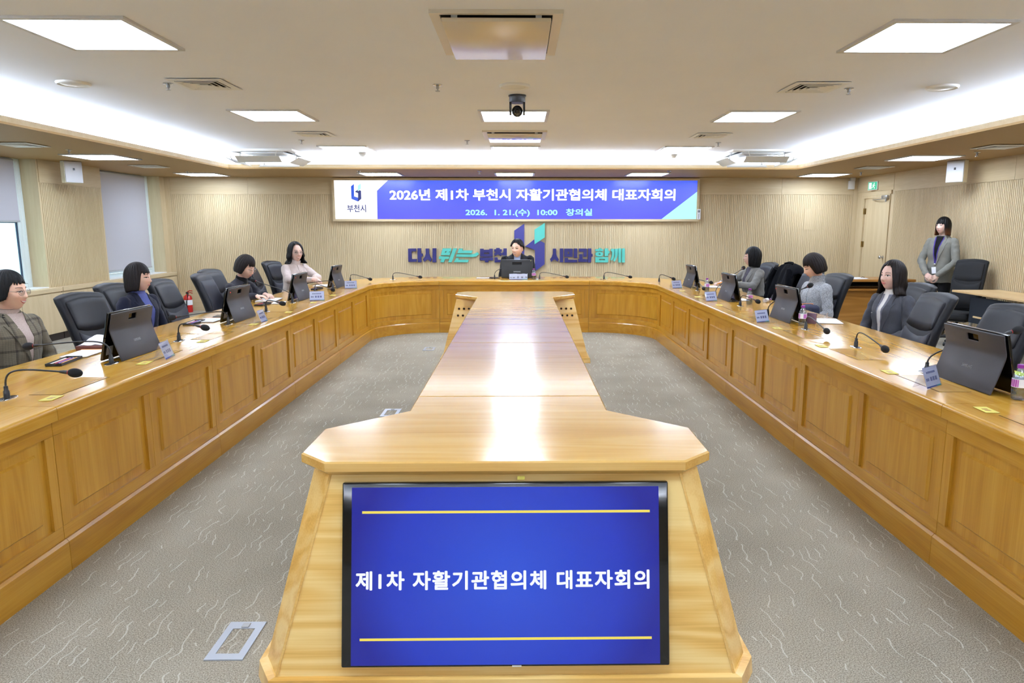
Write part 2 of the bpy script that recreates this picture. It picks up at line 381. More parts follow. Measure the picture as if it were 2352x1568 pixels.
def fit_text(txt, f3, u0, u1, v0, v1, bold=0.0, thick=0.0, spacing=1.0):
    """text as mesh fitted to the rectangle u0..u1, v0..v1 of the surface f3(u, v, depth)"""
    me = text_mesh(txt, 0.0, 0.0, spacing)
    if bold:
        co = [v.co.copy() for v in me.vertices]; fs = [tuple(p.vertices) for p in me.polygons]; vs = []; ff = []
        for k in range(9):
            d_ = Vector((0, 0, 0)) if k == 8 else Vector((cos(k * pi / 4) * bold, sin(k * pi / 4) * bold, 0))
            o = len(vs); vs += [c + d_ for c in co]; ff += [tuple(i + o for i in f) for f in fs]
        me = bpy.data.meshes.new('t'); me.from_pydata(vs, [], ff); xs = [v.co.x for v in me.vertices]; ys = [v.co.y for v in me.vertices]
    a, b, c, d = min(xs), max(xs), min(ys), max(ys)
    for v in me.vertices:
        v.co = f3(u0 + (v.co.x - a) / (b - a) * (u1 - u0), v0 + (v.co.y - c) / (d - c) * (v1 - v0), v.co.z / 0.01 * thick if thick else 0.0)
    return me

def split_words(me, gap):
    """one mesh per word: cut where the gap along x is wide"""
    ps = sorted(((sum(me.vertices[i].co.x for i in p.vertices) / len(p.vertices), min(me.vertices[i].co.x for i in p.vertices), max(me.vertices[i].co.x for i in p.vertices), p.index) for p in me.polygons), key=lambda q: q[1])
    groups = []; edge = -1e9
    for c, a, b, i in ps:
        if a > edge + gap: groups.append([])
        groups[-1].append(i); edge = max(edge, b)
    out = []
    for g in groups:
        mp = {}; vs = []; fs = []
        for i in g:
            f = []
            for v in me.polygons[i].vertices:
                if v not in mp: mp[v] = len(vs); vs.append(me.vertices[v].co.copy())
                f.append(mp[v])
            fs.append(f)
        m = bpy.data.meshes.new('word'); m.from_pydata(vs, [], fs); out.append(m)
    return out
# ------------------------------------------------------------------ room shell
XW, XE, YB, YF, ZS, ZC, T = -6.26, 6.08, 12.6, -4.5, 2.365, 2.55, 0.745
OX0, OX1, OY0, OY1 = -4.38, 4.25, -3.2, 10.78       # opening of the raised ceiling
AX = -0.045                                          # axis of the table and the message wall
def st(name, g, mats, label, parent=None, smooth=None):
    o = obj(name, g, mats, parent, smooth)
    if not parent: tag(o, label, name.split('_')[0], kind='structure')
    return o
fl = st('floor', MB().box(XW - 0.5, XE + 0.2, YF - 0.2, YB + 0.2, -0.1, 0), 'carpet', 'grey beige carpet floor with wavy pale streaks')
ce = st('ceiling', MB().box(OX0 - 0.4, OX1 + 0.4, OY0 - 0.4, OY1 + 0.4, ZC, ZC + 0.05), 'ceiling_paint', 'off-white raised ceiling inside the lit cove')
g = MB()
for a in ((XW - 0.5, OX0, YF, YB), (OX1, XE + 0.1, YF, YB), (OX0, OX1, OY1, YB), (OX0, OX1, YF, OY0)): g.box(*a, ZS, ZS + 0.02)
st('soffit', g, 'soffit_paint', None, ce)
g = MB(); w = 0.018
g.box(OX0 - w, OX0, OY0 - w, OY1 + w, ZS + 0.02, ZS + 0.07); g.box(OX1, OX1 + w, OY0 - w, OY1 + w, ZS + 0.02, ZS + 0.07)
g.box(OX0, OX1, OY1, OY1 + w, ZS + 0.02, ZS + 0.07); g.box(OX0, OX1, OY0 - w, OY0, ZS + 0.02, ZS + 0.07)
st('cove_lip', g, 'maple_x', None, ce)
g = MB()
g.box(OX0 - 0.42, OX0 - 0.4, OY0 - 0.42, OY1 + 0.42, ZS + 0.02, ZC); g.box(OX1 + 0.4, OX1 + 0.42, OY0 - 0.42, OY1 + 0.42, ZS + 0.02, ZC)
g.box(OX0 - 0.4, OX1 + 0.4, OY1 + 0.4, OY1 + 0.42, ZS + 0.02, ZC); g.box(OX0 - 0.4, OX1 + 0.4, OY0 - 0.42, OY0 - 0.4, ZS + 0.02, ZC)
st('cove_back', g, 'ceiling_paint', None, ce)
def strip(x0, x1, y0, y1):
    st('cove_light_strip', MB().box(x0, x1, y0, y1, ZS + 0.022, ZS + 0.058), 'cove_glow', None, ce)
strip(OX0 - 0.28, OX0 - 0.24, OY0, OY1); strip(OX1 + 0.24, OX1 + 0.28, OY0, OY1); strip(OX0, OX1, OY1 + 0.24, OY1 + 0.28); strip(OX0, OX1, OY0 - 0.28, OY0 - 0.24)

RP, RW_, RD = 0.033, 0.0245, 0.008
def ribs(f3, a, b, z0, z1):
    g = MB(); n = max(1, round((b - a) / RP)); p = (b - a) / n
    for i in range(n):
        u0 = a + i * p + (p - RW_) / 2; u1 = u0 + RW_
        g.add([f3(u0, z0, 0), f3(u0, z0, RD), f3(u1, z0, RD), f3(u1, z0, 0), f3(u0, z1, 0), f3(u0, z1, RD), f3(u1, z1, RD), f3(u1, z1, 0)],
              [(0, 1, 5, 4), (1, 2, 6, 5), (2, 3, 7, 6), (4, 5, 6, 7), (0, 3, 2, 1)])
    return g
ZR0, ZR1 = 0.345, 2.07
wb = st('wall_back', MB().box(XW - 0.3, XE + 0.2, YB, YB + 0.15, 0, ZS + 0.02), 'maple_z', 'maple wall at the far end with vertical ribs')
fb = lambda u, z, d: (u, YB - d, z)
tag(st('rib_cladding', ribs(fb, XW + 0.1, XE - 0.09, ZR0, ZR1), 'maple_z', None, wb), kind='stuff')
st('skirting_panel', MB().box(XW + 0.1, XE, YB - 0.012, YB, 0, ZR0 - 0.004), 'maple_x', None, wb)
for x0, x1 in ((XW + 0.1, -4.8), (-4.797, AX - 3.262), (AX + 3.262, 4.7), (4.703, XE - 0.09)):
    st('frieze_panel', MB().box(x0, x1, YB - 0.012, YB, ZR1 + 0.004, ZS), 'maple_x', None, wb)
st('corner_strip', MB().box(XE - 0.088, XE, YB - 0.016, YB, 0, ZS), 'maple_z', None, wb)
st('corner_strip', MB().box(XW, XW + 0.098, YB - 0.016, YB, 0.7, ZS), 'maple_z', None, wb)

DY0, DY1, DZ = 11.46, 12.36, 2.035
wr = st('wall_right', MB().box(XE, XE + 0.15, YF, DY0, 0, ZS + 0.02).box(XE, XE + 0.15, DY1, YB, 0, ZS + 0.02).box(XE, XE + 0.15, DY0, DY1, DZ, ZS + 0.02), 'maple_z', 'ribbed maple wall on the right with plain frieze')
fr = lambda u, z, d: (XE - d, u, z)
tag(st('rib_cladding', ribs(fr, YF, 11.37, 0.1, ZR1), 'maple_z', None, wr), kind='stuff')
for y0, y1 in ((YF, 5.9), (5.904, 8.6), (8.604, 11.37)):
    st('frieze_panel', MB().box(XE - 0.012, XE, y0, y1, ZR1 + 0.004, ZS), 'maple_y', None, wr)
st('lintel_panel', MB().box(XE - 0.014, XE, 11.375, YB - 0.02, DZ + 0.065, ZS), 'maple_y', None, wr)
st('skirting_panel', MB().box(XE - 0.014, XE, YF, 11.37, 0, 0.098), 'maple_y', None, wr)

WINS = ((7.58, 9.30), (10.68, 12.42), (4.46, 6.18), (1.34, 3.06))
PIERS = ((YF, 1.34), (3.06, 4.46), (6.18, 7.58), (9.30, 10.68))
g = MB().box(XW - 0.3, XW, 12.42, YB, 0, ZS + 0.02)
for y0, y1 in PIERS: g.box(XW - 0.3, XW, y0, y1, 0, ZS + 0.02)
for y0, y1 in WINS: g.box(XW - 0.3, XW, y0, y1, 0, 0.70)
wl = st('wall_left', g, 'maple_z', 'maple window wall on the left with ribbed piers')
flf = lambda u, z, d: (XW + d, u, z)
for y0, y1 in PIERS:
    tag(st('rib_cladding', ribs(flf, y0 + 0.03, y1 - 0.02, 0.70, 2.07), 'maple_z', None, wl), kind='stuff')
    st('frieze_panel', MB().box(XW, XW + 0.012, y0 + 0.02, y1 - 0.01, 2.075, ZS), 'maple_y', None, wl)
st('wall_front', MB().box(XW - 0.3, XE + 0.15, YF - 0.15, YF, 0, ZS + 0.02), 'maple_z', 'maple wall behind the photographer')

for n, (y0, y1) in enumerate(WINS, 1):
    wn = thing('window_%d' % n, ['white framed window above the low cabinets at the left picture edge', 'white framed window with blind nearly closed, beside the far wall', 'white framed window just beyond the left picture edge', 'white framed window level with the photographer'][n - 1], 'window', (XW - 0.24, (y0 + y1) / 2, 0.7), kind='structure')
    h = (y1 - y0) / 2; zt = ZS - 0.7 + 0.02
    g = MB(); b = 0.09
    g.rbox(-0.03, 0.03, -h, -h + b, 0, zt, 0.006).rbox(-0.03, 0.03, h - b, h, 0, zt, 0.006).rbox(-0.03, 0.03, -h + b, h - b, 0, b * 0.7, 0.006).rbox(-0.03, 0.03, -h + b, h - b, zt - b, zt, 0.006)
    obj('window_frame', g, 'window_frame', wn, 40)
    g = MB(); a = h - b
    g.rbox(-0.02, 0.035, -a, -a + 0.06, 0.07, zt - 0.1, 0.005).rbox(-0.02, 0.035, a - 0.06, a, 0.07, zt - 0.1, 0.005).rbox(-0.02, 0.035, -a + 0.06, a - 0.06, 0.07, 0.12, 0.005).rbox(-0.02, 0.035, -a + 0.06, a - 0.06, 0.86, 0.92, 0.005)
    obj('sash', g, 'window_frame', wn, 40)
    g = MB()
    g.box(0.0, 0.02, -a + 0.06, -a + 0.072, 0.12, 0.86).box(0.0, 0.02, a - 0.072, a - 0.06, 0.12, 0.86).box(0.0, 0.02, -a + 0.072, a - 0.072, 0.85, 0.86)
    obj('gasket', g, 'window_gasket', wn)
    obj('glass_pane', MB().box(0.002, 0.006, -a + 0.06, a - 0.06, 0.12, 0.86), 'window_glass', wn)
    obj('glass_pane', MB().box(0.002, 0.006, -a + 0.0, a - 0.0, 0.92, zt - 0.1), 'window_glass', wn)
    obj('window_sill', MB().box(0.036, 0.24, -h, h, -0.002, 0.012), 'white_paint', wn)
tag(obj('outside_wall', MB().box(XW - 3.4, XW - 3.2, 0.0, 16.0, -3, 2.2), 'stone_outside'), 'pale stone building seen through the near window', 'building', kind='structure')
def blind(y0, y1, zb, label, chain_len):
    t = thing('roller_blind', label, 'blind', (XW - 0.17, (y0 + y1) / 2, zb), group='grey roller blinds')
    h = (y1 - y0) / 2; top = ZS - zb
    obj('fabric', MB().box(-0.002, 0.002, -h, h, 0.02, top - 0.04), 'blind_fabric', t)
    obj('bottom_bar', MB().rbox(-0.008, 0.008, -h - 0.005, h + 0.005, 0, 0.026, 0.004), 'grey_plastic', t, 40)
    obj('roller_tube', MB().lathe([(0.02, -h), (0.02, h)], 14), 'grey_plastic', t, 40).matrix_local = Matrix.Translation((-0.012, 0, top - 0.03)) @ Matrix.Rotation(pi / 2, 4, 'X')
    pts = [(0.02, h + 0.012, top - 0.03), (0.02, h + 0.012, top - 0.03 - chain_len)] + [(0.02, h + 0.012 + 0.028 - 0.028 * cos(a), top - 0.03 - chain_len - 0.035 * sin(a)) for a in (0.5, 1.1, 1.6, 2.1, 2.7)] + [(0.02, h + 0.068, top - 0.03 - chain_len), (0.02, h + 0.03, top - 0.03)]
    obj('pull_chain', MB().tube(pts, 0.0022, 6), 'white_plastic', t)
blind(7.66, 9.13, 1.56, 'grey roller blind half lowered over the near left window', 1.05)
blind(4.54, 6.02, 1.56, 'grey roller blind half lowered over the window beyond the left picture edge', 1.05)
blind(1.42, 2.90, 1.56, 'grey roller blind half lowered over the window level with the photographer', 1.05)
blind(10.74, 12.25, 0.80, 'grey roller blind lowered almost to the sill of the window beside the far wall', 1.1)

for k, (y0, y1) in enumerate(((11.01, 12.58), (9.42, 11.0), (7.83, 9.41), (6.24, 7.82))):
    t = thing('low_cabinet', ['maple low cabinet in the corner beside the fire extinguisher', 'maple low cabinet under the ribbed pier with the wall speaker', 'maple low cabinet behind the woman in plaid', 'maple low cabinet at the left edge of the picture'][k], 'cabinet', (XW, (y0 + y1) / 2, 0), group='low cabinets along the window wall')
    h = (y1 - y0) / 2 - 0.003
    obj('carcass', MB().box(0.002, 0.08, -h, h, 0.10, 0.668), 'maple_z', t)
    for s in (-1, 1):
        a, b = (-h, -0.002) if s < 0 else (0.002, h)
        obj('door', MB().rbox(0.08, 0.098, a, b, 0.102, 0.628, 0.002, 1), 'maple_z', t)
    obj('ledge', MB().rbox(0.002, 0.106, -h, h, 0.645, 0.70, 0.003, 1), 'maple_y', t)
    obj('toe_kick', MB().box(0.002, 0.055, -h, h, 0, 0.10), 'toe_kick', t)
    for j in range(4): obj('vent_slot', MB().box(0.055, 0.058, -h + 0.1, -h + 0.32, 0.02 + j * 0.018, 0.028 + j * 0.018), 'black_plastic', t)

# door in the right wall
d = thing('door_1', 'maple door with chrome knob in the far right corner', 'door', (XE, (DY0 + DY1) / 2, 0), kind='structure')
h = (DY1 - DY0) / 2
obj('door_leaf', MB().rbox(0.01, 0.05, -h + 0.052, h - 0.052, 0.008, DZ - 0.05, 0.003, 1), 'maple_z', d)
g = MB().box(-0.018, 0.08, -h, -h + 0.05, 0, DZ).box(-0.018, 0.08, h - 0.05, h, 0, DZ).box(-0.018, 0.08, -h + 0.05, h - 0.05, DZ - 0.045, DZ)
obj('door_frame', g, 'maple_z', d)
obj('door_frame_head', MB().box(-0.024, 0, -h - 0.04, h + 0.03, DZ, DZ + 0.06), 'maple_y', d)
kn = obj('knob', MB().lathe([(0.006, 0), (0.03, 0.002), (0.03, 0.008), (0.012, 0.014), (0.012, 0.035), (0.026, 0.045), (0.03, 0.06), (0.022, 0.072), (0.004, 0.076)], 18), 'chrome', d, 50)
kn.matrix_local = Matrix.Translation((0.01, -h + 0.12, 1.0)) @ Matrix.Rotation(-pi / 2, 4, 'Y')
for z in (1.72, 1.15): obj('hinge', MB().lathe([(0.009, 0), (0.009, 0.1)], 10, (-0.012, h - 0.05, z)).box(0.004, 0.0095, h - 0.09, h - 0.052, z, z + 0.1), 'brass_hinge', d)
cl = obj('door_closer', MB().rbox(-0.06, -0.02, -h + 0.02, -h + 0.2, DZ - 0.075, DZ - 0.02, 0.006), 'steel', d, 40)
obj('closer_arm', MB().tube([(-0.04, -h + 0.1, DZ - 0.078), (-0.075, -h + 0.3, DZ - 0.082), (-0.02, -h + 0.55, DZ - 0.08)], 0.007, 8).lathe([(0.012, -0.05), (0.012, 0)], 10, (-0.05, -h + 0.06, DZ - 0.075)), 'steel', cl)
t = thing('exit_sign', 'small lit green exit sign box above the door', 'sign', (XE - 0.014, 11.98, 2.19), rz=radians(14)); t.scale = (0.85, 0.85, 0.85)
obj('housing', MB().rbox(-0.06, 0, -0.13, 0.13, -0.085, 0.085, 0.006), 'white_plastic', t, 40)
obj('lit_face', MB().box(-0.063, -0.060, -0.118, 0.118, -0.073, 0.073), 'exit_green', t)
g = MB(); f3 = lambda u, v, dd: (-0.0635 - dd, -u, v)
g.prism([(-0.10, -0.06), (-0.02, -0.06), (-0.02, 0.06), (-0.10, 0.06)], [], f3, 0, 0.001)
obj('doorway_pictogram', g, 'exit_white', t)
g = MB(); g.prism([(0.045 + 0.014 * cos(a * pi / 5), 0.045 + 0.014 * sin(a * pi / 5)) for a in range(10)], [], f3, 0.0005, 0.0015)
for poly in ([(0.0, 0.012), (0.03, 0.03), (0.055, 0.022), (0.08, 0.0), (0.072, -0.006), (0.05, 0.01), (0.042, -0.012), (0.066, -0.034), (0.062, -0.062), (0.05, -0.062), (0.05, -0.04), (0.026, -0.022), (0.008, -0.045), (-0.018, -0.045), (-0.018, -0.034), (0.002, -0.033), (0.02, 0.012), (0.004, 0.002)],): g.prism(poly, [], f3, 0.0005, 0.0015)
obj('running_figure_pictogram', g, 'exit_white', t)
t = thing('motion_sensor', 'small white motion sensor high in the far right corner', 'sensor', (5.93, YB - 0.02, 2.24))
obj('housing', MB().rbox(-0.05, 0.05, -0.06, 0, -0.08, 0.07, 0.008), 'white_plastic', t, 40)
obj('bracket', MB().rbox(-0.02, 0.06, -0.05, 0.004, 0.07, 0.125, 0.004), 'white_plastic', t, 40)
x0, z0 = aty(1845, 527, YB); x1, z1 = aty(1890, 480, YB)
t = thing('access_hatch', 'square ribbed access hatch set in the far wall', 'hatch', ((x0 + x1) / 2, YB, (z0 + z1) / 2))
a, b = (x1 - x0) / 2, (z1 - z0) / 2
g = MB().box(-a - 0.006, a + 0.006, -0.011, -0.002, b, b + 0.006).box(-a - 0.006, a + 0.006, -0.011, -0.002, -b - 0.006, -b).box(-a - 0.006, -a, -0.011, -0.002, -b, b).box(a, a + 0.006, -0.011, -0.002, -b, b)
obj('edge_trim', g, 'maple_z', t)
tag(obj('rib_cladding', ribs(lambda u, z, dd: (u, -0.004 - dd, z), -a + 0.003, a - 0.003, -b + 0.003, b - 0.003), 'maple_z', t), kind='stuff')
x, z = aty(1600, 492, YB)
t = thing('warning_label', 'small white notice stuck beside the message screen', 'label', (AX + 3.255 + 0.0, YB - 0.082, z))
obj('plate', MB().box(-0.03, 0.03, -0.004, 0, -0.09, 0.09), 'paper', t)
g = MB(); g.prism([(0.022 * cos(k * pi / 8), 0.05 + 0.022 * sin(k * pi / 8)) for k in range(16)], [[(0.015 * cos(k * pi / 8), 0.05 + 0.015 * sin(k * pi / 8)) for k in range(16)]], lambda u, v, dd: (u, -0.0045 - dd, v), 0, 0.0005)
g.box(-0.008, 0.008, -0.005, -0.0045, 0.04, 0.06)
for j in range(4): g.box(-0.006, 0.006, -0.005, -0.0045, -0.075 + j * 0.022, -0.062 + j * 0.022)
obj('printed_mark', g, 'ink_dark', t)

# ------------------------------------------------------------------ message wall (LED)
LX, LZ, LW, LH = AX, 1.974, 3.215, 0.337
led = thing('message_screen', 'wide blue LED message wall with white Korean lettering', 'screen', (LX, YB, LZ))
g = MB(); fw = 0.04
g.box(-LW - fw, LW + fw, -0.08, 0, LH, LH + fw).box(-LW - fw, LW + fw, -0.08, 0, -LH - fw, -LH).box(-LW - fw, -LW, -0.08, 0, -LH, LH).box(LW, LW + fw, -0.08, 0, -LH, LH)
obj('frame', g, 'maple_x', led)
pan = obj('blue_panel', MB().box(-LW, LW, -0.065, -0.01, -LH, LH), 'led_blue', led)
def lpx(px, py):
    x, z = aty(px, py, YB - 0.066); return (x - LX, z - LZ)
fl3 = lambda dep: (lambda u, v, dd: (u, -0.065 - dep - dd, v))
pl = [lpx(*p) for p in ((769, 415), (891, 415), (866, 438), (867, 503), (769, 503))]; pl[0] = (-LW, LH); pl[4] = (-LW, -LH); pl[1] = (pl[1][0], LH); pl[3] = (pl[3][0], -LH)
obj('white_field', MB().prism(pl, [], fl3(0), 0.0005, 0.002), 'led_white', led)
pl = [lpx(*p) for p in ((1519, 503), (1598, 440), (1598, 503))]; pl[0] = (pl[0][0], -LH); pl[2] = (LW, -LH); pl[1] = (LW, pl[1][1])
obj('aqua_corner', MB().prism(pl, [], fl3(0), 0.0005, 0.002), 'led_aqua', led)
def ltext(name, txt, x0, x1, y0, y1, mat, bold, sp=1.0):
    a, d_ = lpx(x0, y0); b, c = lpx(x1, y1)
    for w_ in split_words(fit_text(txt, fl3(0.0025), a, b, c, d_, bold, 0, sp), 0.055): obj(name, w_, mat, led)
ltext('title_lettering', '2026년 제1차 부천시 자활기관협의체 대표자회의', 894, 1551, 433, 461, 'led_text', 0.034)
ltext('date_lettering', '2026.  1. 21.(수)  10:00   창의실', 1069, 1360, 479, 498, 'led_aqua_text', 0.03)
ltext('city_lettering', '부천시', 797, 841, 470, 487, 'led_navy', 0.012)
S1 = 5.345
def mini(poly, mat, dep):
    pts = [lpx(740 + x / S1, 400 + y / S1) for x, y in poly]
    obj('logo_piece', MB().prism(pts, [], fl3(dep), 0.0, 0.001), mat, led)
mini([(354, 148), (389, 120), (393, 272), (441, 288), (441, 335), (360, 302)], 'led_logo', 0.0025)
mini([(402, 216), (437, 190), (437, 210), (460, 195), (477, 205), (480, 302), (441, 335), (441, 232)], 'led_navy', 0.003)
mini([(437, 140), (474, 115), (474, 178), (437, 210)], 'led_aqua', 0.0036)

# slogan and emblem on the far wall
def wl3(Y):
    return lambda u, v, dd: (u, Y - dd, v)
def raised(name, label, cat, pieces, mat, ox, oy, sc, group=None, deep=0.035):
    conv = lambda p: aty(ox + p[0] / sc, oy + p[1] / sc, YB - 0.03)
    allp = [conv(p) for pc in pieces for p in pc[0]]
    cx = sum(p[0] for p in allp) / len(allp); cz = min(p[1] for p in allp)
    t = thing(name, label, cat, (cx, YB - RD, cz), group=group)
    for pc in pieces:
        po = [(p[0] - cx, p[1] - cz) for p in map(conv, pc[0])]; ho = [[(p[0] - cx, p[1] - cz) for p in map(conv, h_)] for h_ in pc[1:]]
        obj('stroke', MB().prism(po, ho, lambda u, v, dd: (u, -dd, v), 0.001, deep), mat, t)
    return t
def R4(a, b, c, d_): return [(a, b), (c, b), (c, d_), (a, d_)]
def EL(cx, cy, rx, ry, n=20): return [(cx + rx * cos(2 * pi * i / n), cy + ry * sin(2 * pi * i / n)) for i in range(n)]
A = (920, 500, 8.4); B = (1150, 500, 7.84); gs = 'raised slogan lettering on the far wall'
def syl(ch, lab, pieces, mat, o): raised('slogan_letter', lab, 'lettering', pieces, mat, *o, group=gs)
syl('da', 'navy raised syllable, first letter of the wall slogan', [([(148, 595), (300, 592), (303, 645), (215, 650), (217, 798), (310, 795), (313, 848), (152, 850)],), ([(328, 588), (396, 588), (398, 688), (428, 690), (428, 745), (402, 747), (403, 857), (332, 857)],)], 'navy_letter', A)
syl('si', 'navy raised syllable, second letter of the wall slogan', [([(483, 593), (548, 593), (552, 690), (572, 750), (605, 798), (585, 850), (525, 800), (460, 850), (432, 800), (470, 752), (487, 690)],), (R4(618, 588, 690, 857),)], 'navy_letter', A)
syl('ttwi', 'slanted teal raised syllable just right of the second navy letter', [([(815, 590), (985, 590), (948, 722), (776, 722)], [(858, 668), (868, 645), (890, 645), (880, 668)], [(936, 668), (945, 645), (960, 645), (950, 668)]), ([(748, 742), (945, 745), (930, 795), (862, 797), (835, 858), (763, 858), (790, 797), (737, 795)],), ([(1018, 588), (1090, 590), (985, 858), (920, 858)],)], 'teal_letter', A)
syl('neun', 'slanted teal raised syllable with an upswept tail', [([(1130, 590), (1205, 595), (1192, 630), (1392, 632), (1370, 685), (1098, 683)],), ([(1085, 702), (1340, 705), (1420, 695), (1480, 662), (1515, 702), (1460, 745), (1390, 757), (1068, 752)],), ([(1075, 775), (1130, 778), (1115, 805), (1318, 808), (1300, 857), (1028, 857)],)], 'teal_letter', A)
syl('bu', 'navy raised syllable right of the teal upswept tail', [([(1535, 597), (1605, 597), (1605, 616), (1712, 616), (1712, 597), (1780, 597), (1780, 750), (1537, 750)], R4(1608, 675, 1712, 693)), ([(1530, 765), (1785, 765), (1785, 820), (1695, 822), (1695, 858), (1628, 858), (1628, 822), (1530, 820)],)], 'navy_letter', A)
syl('cheon', 'navy raised syllable half hidden by the man in the black jacket', [([(1845, 582), (1915, 582), (1915, 605), (1955, 608), (1955, 650), (1925, 660), (1960, 692), (1935, 742), (1880, 705), (1820, 735), (1803, 690), (1838, 660), (1808, 650), (1806, 608), (1845, 605)],), ([(1985, 590), (2050, 590), (2050, 752), (1990, 752), (1985, 718), (1962, 718), (1962, 670), (1985, 668)],), ([(1813, 762), (1870, 762), (1880, 808), (2040, 808), (2040, 858), (1813, 858)],)], 'navy_letter', A)
syl('si2', 'navy raised syllable, first letter right of the big emblem', [([(942, 555), (997, 555), (998, 650), (1015, 700), (1045, 745), (1028, 792), (968, 745), (905, 795), (887, 742), (920, 705), (940, 650)],), (R4(1065, 552, 1125, 800),)], 'navy_letter', B)
syl('min', 'navy raised syllable, second letter right of the big emblem', [(R4(1145, 555, 1295, 702), R4(1207, 612, 1232, 648)), (R4(1318, 552, 1378, 722),), ([(1152, 722), (1212, 722), (1215, 752), (1378, 755), (1378, 803), (1152, 803)],)], 'navy_letter', B)
syl('gwa', 'navy raised syllable, last navy letter before the teal ones', [([(1408, 555), (1550, 555), (1548, 700), (1490, 702), (1492, 612), (1408, 610)],), ([(1415, 655), (1475, 655), (1475, 742), (1560, 745), (1560, 795), (1397, 795), (1397, 742), (1415, 740)],), ([(1573, 552), (1632, 552), (1634, 648), (1655, 650), (1655, 697), (1634, 700), (1628, 803), (1566, 803)],)], 'navy_letter', B)
syl('ham', 'teal raised syllable with a round ring, second from the right end of the slogan', [([(1765, 545), (1810, 545), (1810, 562), (1845, 565), (1845, 600), (1703, 602), (1703, 565), (1765, 562)],), (EL(1775, 652, 72, 45), EL(1778, 651, 18, 10)), ([(1872, 552), (1935, 552), (1937, 595), (1958, 597), (1958, 640), (1937, 642), (1935, 690), (1872, 690)],), (R4(1705, 705, 1935, 803), R4(1770, 742, 1872, 762))], 'teal_letter', B)
syl('kke', 'teal raised syllable, last letter of the wall slogan', [([(1985, 558), (2048, 558), (2048, 650), (2030, 720), (2000, 775), (1978, 752), (2000, 690), (2005, 606), (1985, 604)],), ([(2054, 558), (2112, 558), (2108, 670), (2085, 735), (2050, 790), (2022, 768), (2055, 700), (2060, 606), (2054, 604)],), (R4(2118, 552, 2168, 803),), (R4(2182, 552, 2235, 803),)], 'teal_letter', B)
em = raised('wall_emblem', 'large folded-ribbon emblem in navy and teal behind the man', 'emblem', [([(245, 230), (425, 105), (425, 850), (612, 915), (612, 965), (245, 870)],), ([(443, 515), (605, 388), (610, 478), (708, 415), (790, 452), (790, 835), (616, 965), (616, 580)],)], 'navy_emblem', *B, deep=0.05)
x, z = em.location.x, em.location.z
pts = [aty(1150 + p[0] / 7.84, 500 + p[1] / 7.84, YB - 0.06) for p in ((610, 213), (795, 90), (795, 352), (610, 478))]
obj('teal_facet', MB().prism([(p[0] - x, p[1] - z) for p in pts], [], lambda u, v, dd: (u, -dd, v), 0.02, 0.06), 'teal_letter', em)
# ------------------------------------------------------------------ ceiling fixtures
def light_panel(h=0.30):
    t = thing('ceiling_light', '', 'ceiling light'); f = h + 0.028
    g = MB(); b = 0.03
    g.box(-f, f, -f, -f + b, -0.014, 0).box(-f, f, f - b, f, -0.014, 0).box(-f, -f + b, -f + b, f - b, -0.014, 0).box(f - b, f, -f + b, f - b, -0.014, 0)
    obj('frame', g, 'light_frame', t); obj('diffuser', MB().box(-h + 0.004, h - 0.004, -h + 0.004, h - 0.004, -0.008, -0.003), 'panel_glow', t)
    return t
lp = light_panel(); used = [False]
def place(proto, used, loc, label, group, rz=0.0):
    if not used[0]:
        used[0] = True; proto.location = loc; proto.rotation_euler = (0, 0, rz); proto['label'] = label; proto['group'] = group; return proto
    return dup(proto, loc, rz, label, group)
col = {-2.32: 'left', AX: 'middle', 2.25: 'right'}; row = {4.06: 'nearest row', 6.87: 'second row', 9.70: 'row before the cove', 1.25: 'row above the photographer', -1.55: 'row behind the photographer'}
for y in row:
    for x in col:
        if y == 4.06 and x == AX: continue
        place(lp, used, (x, y, ZC), 'square ceiling light panel, %s column, %s' % (col[x], row[y]), 'light panels of the raised ceiling')
for x, y, lab in ((-5.2, 8.95, 'left soffit light panel above the ribbed pier'), (-5.25, 11.85, 'left soffit light panel by the far wall'), (5.12, 8.95, 'right soffit light panel above the standing woman'), (5.12, 11.85, 'right soffit light panel by the door corner'),
                  (-2.27, 11.72, 'soffit light panel above the left end of the message screen'), (-0.07, 11.72, 'soffit light panel above the middle of the message screen'), (2.12, 11.72, 'soffit light panel above the right end of the message screen'),
                  (-5.2, 6.05, 'left soffit light panel beyond the picture edge'), (5.12, 6.05, 'right soffit light panel beyond the picture edge'), (-5.2, 3.15, 'left soffit light panel beside the photographer'), (5.12, 3.15, 'right soffit light panel beside the photographer')):
    place(lp, used, (x, y, ZS), lab, 'light panels of the lower soffit')
def diffuser():
    t = thing('air_vent', '', 'vent'); h = 0.2
    def fr(a, b, z0, z1):
        g = MB(); n = 4
        o = [(-a, -a), (a, -a), (a, a), (-a, a)]; i = [(-b, -b), (b, -b), (b, b), (-b, b)]
        vs = [(p[0], p[1], z0) for p in o] + [(p[0], p[1], z1) for p in i] + [(p[0], p[1], z0 + 0.004) for p in o] + [(p[0], p[1], z1 + 0.004) for p in i]
        fs = []
        for k in range(4):
            l = (k + 1) % 4; fs += [(k, l, 4 + l, 4 + k), (8 + k, 12 + k, 12 + l, 8 + l), (k, 8 + k, 8 + l, l), (4 + k, 4 + l, 12 + l, 12 + k)]
        return g.add(vs, fs)
    obj('outer_frame', fr(h, 0.155, -0.010, -0.012), 'white_paint', t)
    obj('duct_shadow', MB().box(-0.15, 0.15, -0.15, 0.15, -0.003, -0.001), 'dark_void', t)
    for a in (0.15, 0.112, 0.074): obj('louver', fr(a, a - 0.032, -0.018, -0.005), 'white_paint', t)
    obj('centre_plate', MB().box(-0.036, 0.036, -0.036, 0.036, -0.018, -0.014), 'white_paint', t)
    return t
vt = diffuser(); used = [False]
